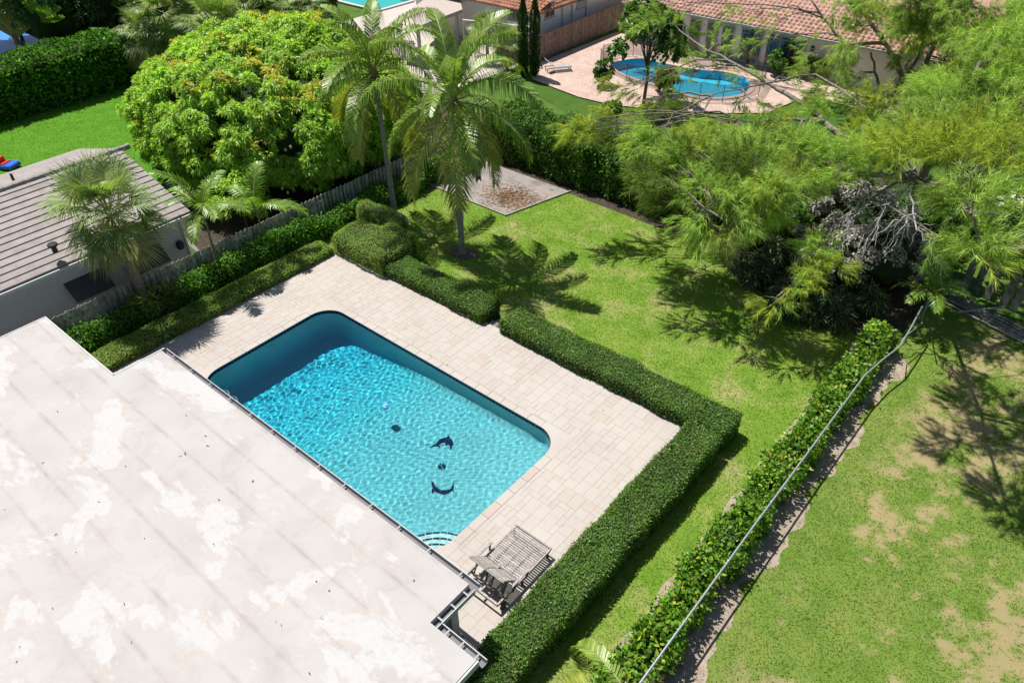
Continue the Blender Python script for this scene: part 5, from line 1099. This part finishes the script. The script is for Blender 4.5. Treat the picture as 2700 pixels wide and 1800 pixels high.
def simplepool(name, label, outl, z, m, coping, dep=1.3, rim=.35):
    cx, cy = np.mean(outl, 0); t = thing(name, label, 'pool', (cx, cy, z)); n = len(outl); oo = [(x-cx, y-cy) for x, y in outl]
    b_ = MB().add([(x, y, 0) for x, y in oo]+[(x*.94, y*.94, -dep) for x, y in oo], [tuple(range(n, 2*n))]+[((i+1) % n, i, n+i, n+(i+1) % n) for i in range(n)]).build('basin', m, t); b_.cycles.is_caustics_receiver = True
    d_ = [math.hypot(*p) for p in oo]; oc = [(x*(1+rim/d), y*(1+rim/d)) for (x, y), d in zip(oo, d_)]
    MB().add([(x, y, .03) for x, y in oo]+[(x, y, .03) for x, y in oc]+[(x, y, -.15) for x, y in oo]+[(x, y, -.1) for x, y in oc], [(i, (i+1) % n, n+(i+1) % n, n+i)[::-1] for i in range(n)]+[((i+1) % n, i, 2*n+i, 2*n+(i+1) % n) for i in range(n)]+[(n+i, n+(i+1) % n, 3*n+(i+1) % n, 3*n+i) for i in range(n)]).build('coping', coping, t)
    # water as a rippled fan of rings
    V = [(0, 0, -.12)]; F = []
    K = 40
    for k in range(1, K+1): V += [(x*k/K*.999, y*k/K*.999, -.12) for x, y in oo]
    V = np.array(V); V[:, 2] += waterheight(V[:, 0], V[:, 1], 9)*.8
    F = [(0, 1+j, 1+(j+1) % n, 0) for j in range(n)]+[(1+(k-1)*n+j, 1+k*n+j, 1+k*n+(j+1) % n, 1+(k-1)*n+(j+1) % n) for k in range(1, K) for j in range(n)]
    me = bpy.data.meshes.new('water'); me.from_pydata([tuple(v) for v in V], [], [tuple(dict.fromkeys(f)) for f in F]); me.materials.append(M_WATER); me.shade_smooth(); w_ = link(bpy.data.objects.new('water', me), t); w_.cycles.is_caustics_caster = True
    return t
M_PLB = plain('blue_plaster', (.08, .6, .85), .8, .1); M_PLT = plain('teal_plaster', (.05, .6, .58), .8, .1)
M_COP = mat('pink_coping', [(.45, .31, .26), (.55, .4, .34)], 5, .85, .2)
ctl = [P(x, y, LZ)[:2] for x, y in ((1402, 152), (1425, 143), (1470, 138), (1530, 150), (1600, 163), (1660, 168), (1705, 180), (1722, 195), (1712, 215), (1670, 226), (1610, 226), (1560, 216), (1520, 200), (1480, 190), (1430, 172))]
def smooth(pts, k=4):
    P_ = np.array(pts); n = len(P_); out = []
    for i in range(n):
        p0, p1, p2, p3 = P_[i-1], P_[i], P_[(i+1) % n], P_[(i+2) % n]
        for j in range(k): t = j/k; out.append(.5*((2*p1)+(-p0+p2)*t+(2*p0-5*p1+4*p2-p3)*t*t+(-p0+3*p1-3*p2+p3)*t**3))
    return [tuple(p) for p in out]
kid = smooth(ctl)
ar = sum(kid[i][0]*kid[(i+1) % len(kid)][1]-kid[(i+1) % len(kid)][0]*kid[i][1] for i in range(len(kid)))
if ar < 0: kid = kid[::-1]
simplepool('kidney_pool', 'bright blue kidney-shaped pool of the back neighbour behind black mesh', kid, LZ+.08, M_PLB, M_COP)
tl = [tuple(P(x, y, LZ)[:2]) for x, y in ((745, -5), (868, 26), (945, 4), (850, -40))]
ar = sum(tl[i][0]*tl[(i+1) % 4][1]-tl[(i+1) % 4][0]*tl[i][1] for i in range(4)); tl = tl if ar > 0 else tl[::-1]
tl2 = []
for i in range(4):
    for j in range(6): tl2.append((tl[i][0]+(tl[(i+1) % 4][0]-tl[i][0])*j/6, tl[i][1]+(tl[(i+1) % 4][1]-tl[i][1])*j/6))
simplepool('teal_pool', 'teal swimming pool at the top edge beyond the coconut palms', tl2, LZ+.1, M_PLT, plain('pale_coping', (.5, .47, .44)))

# ------------------------------------------------------------------ back neighbour: pavers, house, pool fence, lounger
def pavermat():
    m, t, n, l, b = _nodes('pink_pavers')
    gm = n.new('ShaderNodeNewGeometry'); mp = n.new('ShaderNodeMapping'); mp.inputs['Rotation'].default_value = (0, 0, .1); l.new(gm.outputs['Position'], mp.inputs[0])
    bt = n.new('ShaderNodeTexBrick'); l.new(mp.outputs[0], bt.inputs[0]); bt.inputs['Scale'].default_value = 1; bt.inputs['Brick Width'].default_value = .3; bt.inputs['Row Height'].default_value = .2; bt.inputs['Mortar Size'].default_value = .012; bt.inputs['Bias'].default_value = -.1
    bt.inputs['Color1'].default_value = (.5, .375, .325, 1); bt.inputs['Color2'].default_value = (.42, .29, .245, 1); bt.inputs['Mortar'].default_value = (.3, .23, .2, 1)
    v = maprange(n, l, noise(n, l, .7, 5).outputs['Fac'], .3, .7, .85, 1.12); mm = n.new('ShaderNodeVectorMath'); mm.operation = 'SCALE'; l.new(bt.outputs[0], mm.inputs[0]); l.new(v, mm.inputs['Scale'])
    l.new(mm.outputs[0], b.inputs['Base Color']); b.inputs['Roughness'].default_value = .9; bump(n, l, b, bt.outputs['Fac'], .3, .01); return m
M_PAV = pavermat()
kx = [p[0] for p in kid]; ky = [p[1] for p in kid]
hole = (min(kx)-.05, max(kx)+.05, min(ky)-.05, max(ky)+.05)
# paved area as one sheet with the pool outline cut out
bm = bmesh.new()
outer = [tuple(P(x, y, LZ)[:2]) for x, y in ((1222, 184), (1330, 225), (1405, 243))]+[tuple(P(x, y, LZ)[:2]) for x, y in ((1560, 258), (1660, 262), (1760, 262), (1830, 232), (1900, 232), (1990, 258), (2130, 290), (2200, 260))]+[(14, 39.5), (-12.4, 39.5), (-12.7, 30)]
kc = np.mean(kid, 0); kr = [(kc[0]+(x-kc[0])*(1+.3/math.hypot(x-kc[0], y-kc[1])), kc[1]+(y-kc[1])*(1+.3/math.hypot(x-kc[0], y-kc[1]))) for x, y in kid]
vo = [bm.verts.new((x, y, LZ+.06)) for x, y in outer]; vi = [bm.verts.new((x, y, LZ+.06)) for x, y in kr]
eds = [bm.edges.new((vo[i], vo[(i+1) % len(vo)])) for i in range(len(vo))]+[bm.edges.new((vi[i], vi[(i+1) % len(vi)])) for i in range(len(vi))]
bmesh.ops.triangle_fill(bm, use_beauty=True, use_dissolve=False, edges=eds)
me = bpy.data.meshes.new('patio'); bm.to_mesh(me); bm.free(); me.materials.append(M_PAV); o = link(bpy.data.objects.new('patio', me)); o['kind'] = 'structure'
for p in me.polygons:
    if p.normal.z < 0: p.flip()
sheet('turf_strip', [tuple(P(x, y, LZ)[:2]) for x, y in ((1225, 186), (1330, 226), (1405, 244), (1560, 262), (1660, 266), (1760, 266), (1830, 236), (1900, 236), (2000, 264), (2000, 330), (1600, 330), (1380, 300), (1225, 215))][::-1], LZ-.006, grassmat('artificial_turf', [(.045, .1, .012), (.055, .12, .015), (.065, .13, .018)]))
HY = 38.9
BH = thing('back_house', 'white back neighbour house with faded pink tile roof and french doors', 'house', (3, HY, LZ)); BO = np.array([3, HY, LZ])
def bb(mb, name, m, par=BH, smooth=False):
    mb.v = [tuple(np.array(v)-BO) for v in mb.v]; return mb.build(name, m, par, smooth)
bb(MB().box(-10.5, 13, HY, HY+12, LZ, 2.55), 'wall', M_WW)
ev = HY-.55
bb(MB().add([(-11.2, ev, 2.5), (13.8, ev, 2.5), (13.8, HY+7, 5.3), (-11.2, HY+7, 5.3), (-11.2, ev, 2.36), (13.8, ev, 2.36), (13.8, HY+7, 2.5), (-11.2, HY+7, 2.5)], [(0, 1, 2, 3), (1, 0, 4, 5), (7, 6, 5, 4), (3, 2, 6, 7), (1, 5, 6, 2), (0, 3, 7, 4)]), 'roof_deck', M_PINK)
tileroof(BH, BO, (-11.2, ev-.05, 2.5), (1, 0, 0), (0, 8.1, 2.8), 25, 8.4, .34, .4, M_PINK, M_PINKI, 300)
bb(MB().bar((-11.2, ev-.12, 2.44), (13.8, ev-.12, 2.44), .12, .12), 'gutter', M_FRAME)
for vx in (1592, 1632, 1668, 1712, 1735, 1775, 1806, 1836):
    q0 = PY(vx, 110, HY); x = q0[0]; dr_ = bb(MB().box(x-.5, x+.5, HY-.06, HY-.002, LZ+.08, 2.1), 'french_door', M_FRAME)
    for a0, a1, z0, z1 in ((-.4, -.28, LZ+.3, 1.75), (-.25, .25, LZ+.3, 1.75), (.28, .4, LZ+.3, 1.75), (-.4, -.28, 1.79, 2.0), (-.25, .25, 1.79, 2.0), (.28, .4, 1.79, 2.0)): bb(MB().box(x+a0, x+a1, HY-.07, HY-.058, z0, z1), 'pane', M_GLASS, dr_)
q0 = PY(1865, 120, HY); bb(MB().box(q0[0]-.1, q0[0]+.1, HY-.15, HY-.002, 1.4, 1.75), 'wall_lantern', M_VENT)
# black mesh safety fence round the kidney pool
M_MESH = bpy.data.materials.new('black_mesh'); M_MESH.use_nodes = True; nn_ = M_MESH.node_tree.nodes; tb_ = nn_.new('ShaderNodeBsdfTransparent'); mx_ = nn_.new('ShaderNodeMixShader'); mx_.inputs[0].default_value = .45
nn_['Principled BSDF'].inputs['Base Color'].default_value = (.03, .028, .026, 1); M_MESH.node_tree.links.new(tb_.outputs[0], mx_.inputs[1]); M_MESH.node_tree.links.new(nn_['Principled BSDF'].outputs[0], mx_.inputs[2]); M_MESH.node_tree.links.new(mx_.outputs[0], nn_['Material Output'].inputs[0])
pf = thing('pool_safety_fence', 'black mesh safety fence standing round the kidney pool', 'fence', (kc[0], kc[1], LZ+.06))
fl_ = [(x-kc[0], y-kc[1]) for x, y in kid]; fl_ = [(x*(1+.9/math.hypot(x, y)), y*(1+.9/math.hypot(x, y))) for x, y in fl_][::3]
for i in range(len(fl_)):
    a, b = fl_[i], fl_[(i+1) % len(fl_)]; MB().add([(*a, .05), (*b, .05), (*b, 1.15), (*a, 1.15)], [(0, 1, 2, 3)]).build('mesh_panel', M_MESH, pf); MB().tube([(*a, 0), (*a, 1.2)], .02, 6).build('post', M_VENT, pf)
def lounger(label, loc, rz):
    t = thing('sun_lounger', label, 'sun lounger', loc, rz); M_ = mat('grey_lounger', [(.3, .31, .32), (.42, .43, .44)], 6, .6, 0)
    for s_ in (-.3, .3): MB().bar((s_, -1, .3), (s_, .9, .3), .05, .06).build('side_rail', M_, t)
    sm2 = MB().box(-.28, .28, -.045, .045, 0, .02).data('slat', M_)
    for i in range(11): put('slat', sm2, t, (0, -.95+i*.11, .34))
    for i in range(8): put('slat', sm2, t, (0, .27+i*.085, .35+i*.075), (R(42), 0, 0))
    for x in (-.28, .28):
        for y in (-.9, .8): MB().bar((x, y, 0), (x, y, .3), .05, .05).build('leg', M_, t)
q0 = P(1280, 165, LZ); lounger('grey slatted sun lounger on the pink pavers by the board fence', (q0[0], q0[1], LZ+.06), 2.5)
# sea grape with big round leaves
L_SG = leafmat('round_glossy_leaf', [(.02, .06, .01), (.035, .095, .014), (.06, .14, .02), (.1, .2, .03)], .3, .4, .3)
sg = P(1412, 262, LZ); t = bush('sea_grape_tree', 'dark glossy-leaved sea grape tree by the kidney pool', (sg[0]+.6, sg[1]+2.4, 3.6), (2.2, 2.0, 2.1), L_SG, 1500, 7, .26, .22, .1, 40, .6, 80, 'tree', core_=False)
q0 = P(1440, 100, 3.6)
for i, (vx, vy, lbl) in enumerate(((1380, 190, 'small sea grape bush left of the kidney pool'), (1400, 290, 'leafy bush at the foot of the sea grape tree'), (1530, 205, 'red-leaved plant beside the kidney pool'), (1870, 175, 'green bush against the back house wall'), (1790, 165, 'low green bush under the french doors'))):
    q0 = P(vx, vy+8, LZ); bush('garden_bush', lbl, (q0[0], q0[1], .45), (.75, .75, .75), L_SG if i != 2 else leafmat('red_leaf', [(.12, .05, .03), (.2, .1, .04), (.1, .12, .03)], .3), 220, 7, .2, .12, .2, 10, .3, 90+i)
kt = thing('play_slide', 'small red and yellow plastic play slide behind the forked casuarina trunk', 'toy', tuple(P(2066, 232, LZ)))
MB().add([(-.3, 0, 0), (.3, 0, 0), (.3, 1.2, 1.0), (-.3, 1.2, 1.0), (-.3, 0, .1), (.3, 0, .1), (.3, 1.2, 1.1), (-.3, 1.2, 1.1)], [(3, 2, 1, 0), (4, 5, 6, 7), (0, 1, 5, 4), (1, 2, 6, 5), (2, 3, 7, 6), (3, 0, 4, 7)]).build('slide', plain('toy_red', (.6, .03, .02), .3), kt); MB().box(-.35, .35, 1.2, 1.9, 0, 1.0).build('tower', plain('toy_yellow', (.6, .4, .05), .4), kt)

# ------------------------------------------------------------------ palms and trees at the top left
def travel(label, base, h, n, az, seed):
    rr = random.Random(seed); t = thing('traveller_palm', label, 'palm tree', base, az, group='traveller palms beyond the far hedge')
    MB().tube([(0, 0, 0), (0, 0, h*.4)], [.3, .25], 8).build('trunk', M_SABAL, t, True)
    L_ = leafmat('traveller_leaf', [(.05, .11, .015), (.09, .17, .02), (.14, .22, .03)], .45, .4, .3, 2.0); M_ = plain('traveller_stalk', (.3, .24, .07), .6)
    for i in range(n):
        a = R(-62+124*i/(n-1)); p0 = np.array([0, 0, h*.35]); p1 = p0+np.array([math.sin(a), rr.uniform(-.05, .05), math.cos(a)])*h*.55; p2 = p1+np.array([math.sin(a*1.25), rr.uniform(-.2, .1), math.cos(a*1.25)])*h*.45
        st_ = MB().tube([p0, p1], [.07, .03], 5).build('stalk', M_, t)
        d = unit(p2-p1); sd_ = np.array([-d[2], rr.uniform(-.4, .4), d[0]]); sd_ = unit(sd_)*.28; k = 9; lm = MB()
        for j in range(k):
            a0, a1 = j/k, (j+.86)/k; q0, q1 = p1+(p2-p1)*a0, p1+(p2-p1)*a1; w0 = math.sin(math.pi*(.15+.8*a0))
            for s_ in (1, -1): lm.add([q0, q1, q1+sd_*s_*w0+d*.12-np.array([0, 0, .1]), q0+sd_*s_*w0+d*.12-np.array([0, 0, .14])], [(0, 1, 2, 3)])
        lm.build('leaf', L_, t)
q0 = P(62, 150, LZ); travel('traveller palm fan beside the blue pool at the left edge', (q0[0], q0[1], LZ), 5.6, 24, .45, 1)
q0 = P(212, 112, LZ); travel('traveller palm fan in the middle of the far hedge line', (q0[0], q0[1], LZ), 6.2, 24, .3, 2)
q0 = P(275, 112, LZ); travel('traveller palm fan next to the fan palm group', (q0[0], q0[1], LZ), 5.6, 20, 1.0, 3)
for i, (vx, vy, hh, s_, lbl) in enumerate(((500, 78, 3.6, 1.75, 'large pale fan palm rising behind the mango dome'), (398, 50, 3.4, 1.6, 'tall fan palm left of the mango dome top'), (335, 85, 2.6, 1.3, 'fan palm at the right end of the far hedge'), (575, 30, 3.6, 1.7, 'fan palm behind the mango dome, nearest the teal pool'), (690, 30, 2.6, 1.3, 'fan palm beside the teal pool edge'), (450, 8, 4.0, 1.7, 'rearmost fan palm of the group behind the mango'))):
    q0 = P(vx, vy, hh); fanpalm(lbl, (q0[0], q0[1], LZ), (q0[0], q0[1], hh), s_, 50+i, (7, 10, 10, 7), 'fan palms behind the mango tree')
L_DK = leafmat('dark_tree_leaf', [(.02, .05, .01), (.035, .085, .014), (.06, .13, .02)], .3, .4, .4)
for i, (vx, vy, z, r_, lbl) in enumerate(((120, 40, 3.5, 4.0, 'dark broadleaf tree at the top left corner'), (20, 30, 3.0, 3.6, 'dark broadleaf tree at the far left edge'), (250, 30, 3.2, 3.6, 'dark broadleaf tree behind the traveller palms'), (380, 80, 2.2, 2.6, 'dark shrub mass under the fan palms'), (330, 5, 3.5, 4, 'dark tree at the top edge above the far hedge'), (620, 20, 2.5, 3.0, 'dark tree at the top edge behind the mango'), (560, -20, 3.5, 4, 'dark tree beyond the fan palm group'), (720, 20, 1.4, 1.8, 'low dark shrubs before the teal pool'))):
    q0 = P(vx, vy-12, z-.6); bush('broadleaf_tree', lbl, (q0[0], q0[1], z), (r_, r_, z+.2), L_DK, 1100, 7, .34, .18, .25, 34, r_*.26, 110+i, 'tree', zmin=LZ)
for i, (x, y, lbl) in enumerate(((26, 52, 'tree beyond the back house at the top right corner'), (20, 58, 'tree at the top edge right of the pink roof'), (30, 40, 'tree behind the yellow-green casuarina at the right edge'), (33, 32, 'tree beyond the broken timber fence'), (27, 28, 'green tree beside the pale rubble at the right edge'))):
    bush('broadleaf_tree', lbl, (x, y, 2.6), (3.6, 3.6, 3.2), leafmat('mid_tree_leaf', [(.06, .12, .02), (.1, .17, .03), (.15, .22, .04)], .3, .4, .4), 1000, 7, .3, .16, .3, 34, .95, 130+i, 'tree', zmin=LZ)
bp = thing('blue_pool_cover', 'bright blue pool cover at the left edge beyond the hedge', 'pool cover', tuple(P(0, 100, LZ)))
MB().slab(-6, 4.2, -6, 2.4, 0, .25, .1).build('cover', plain('blue_tarp', (.03, .22, .7), .35, .5), bp); MB().slab(-6.4, 4.6, -6.4, 2.8, 0, .12, .03).build('coping', plain('pale_coping', (.5, .47, .44)), bp)
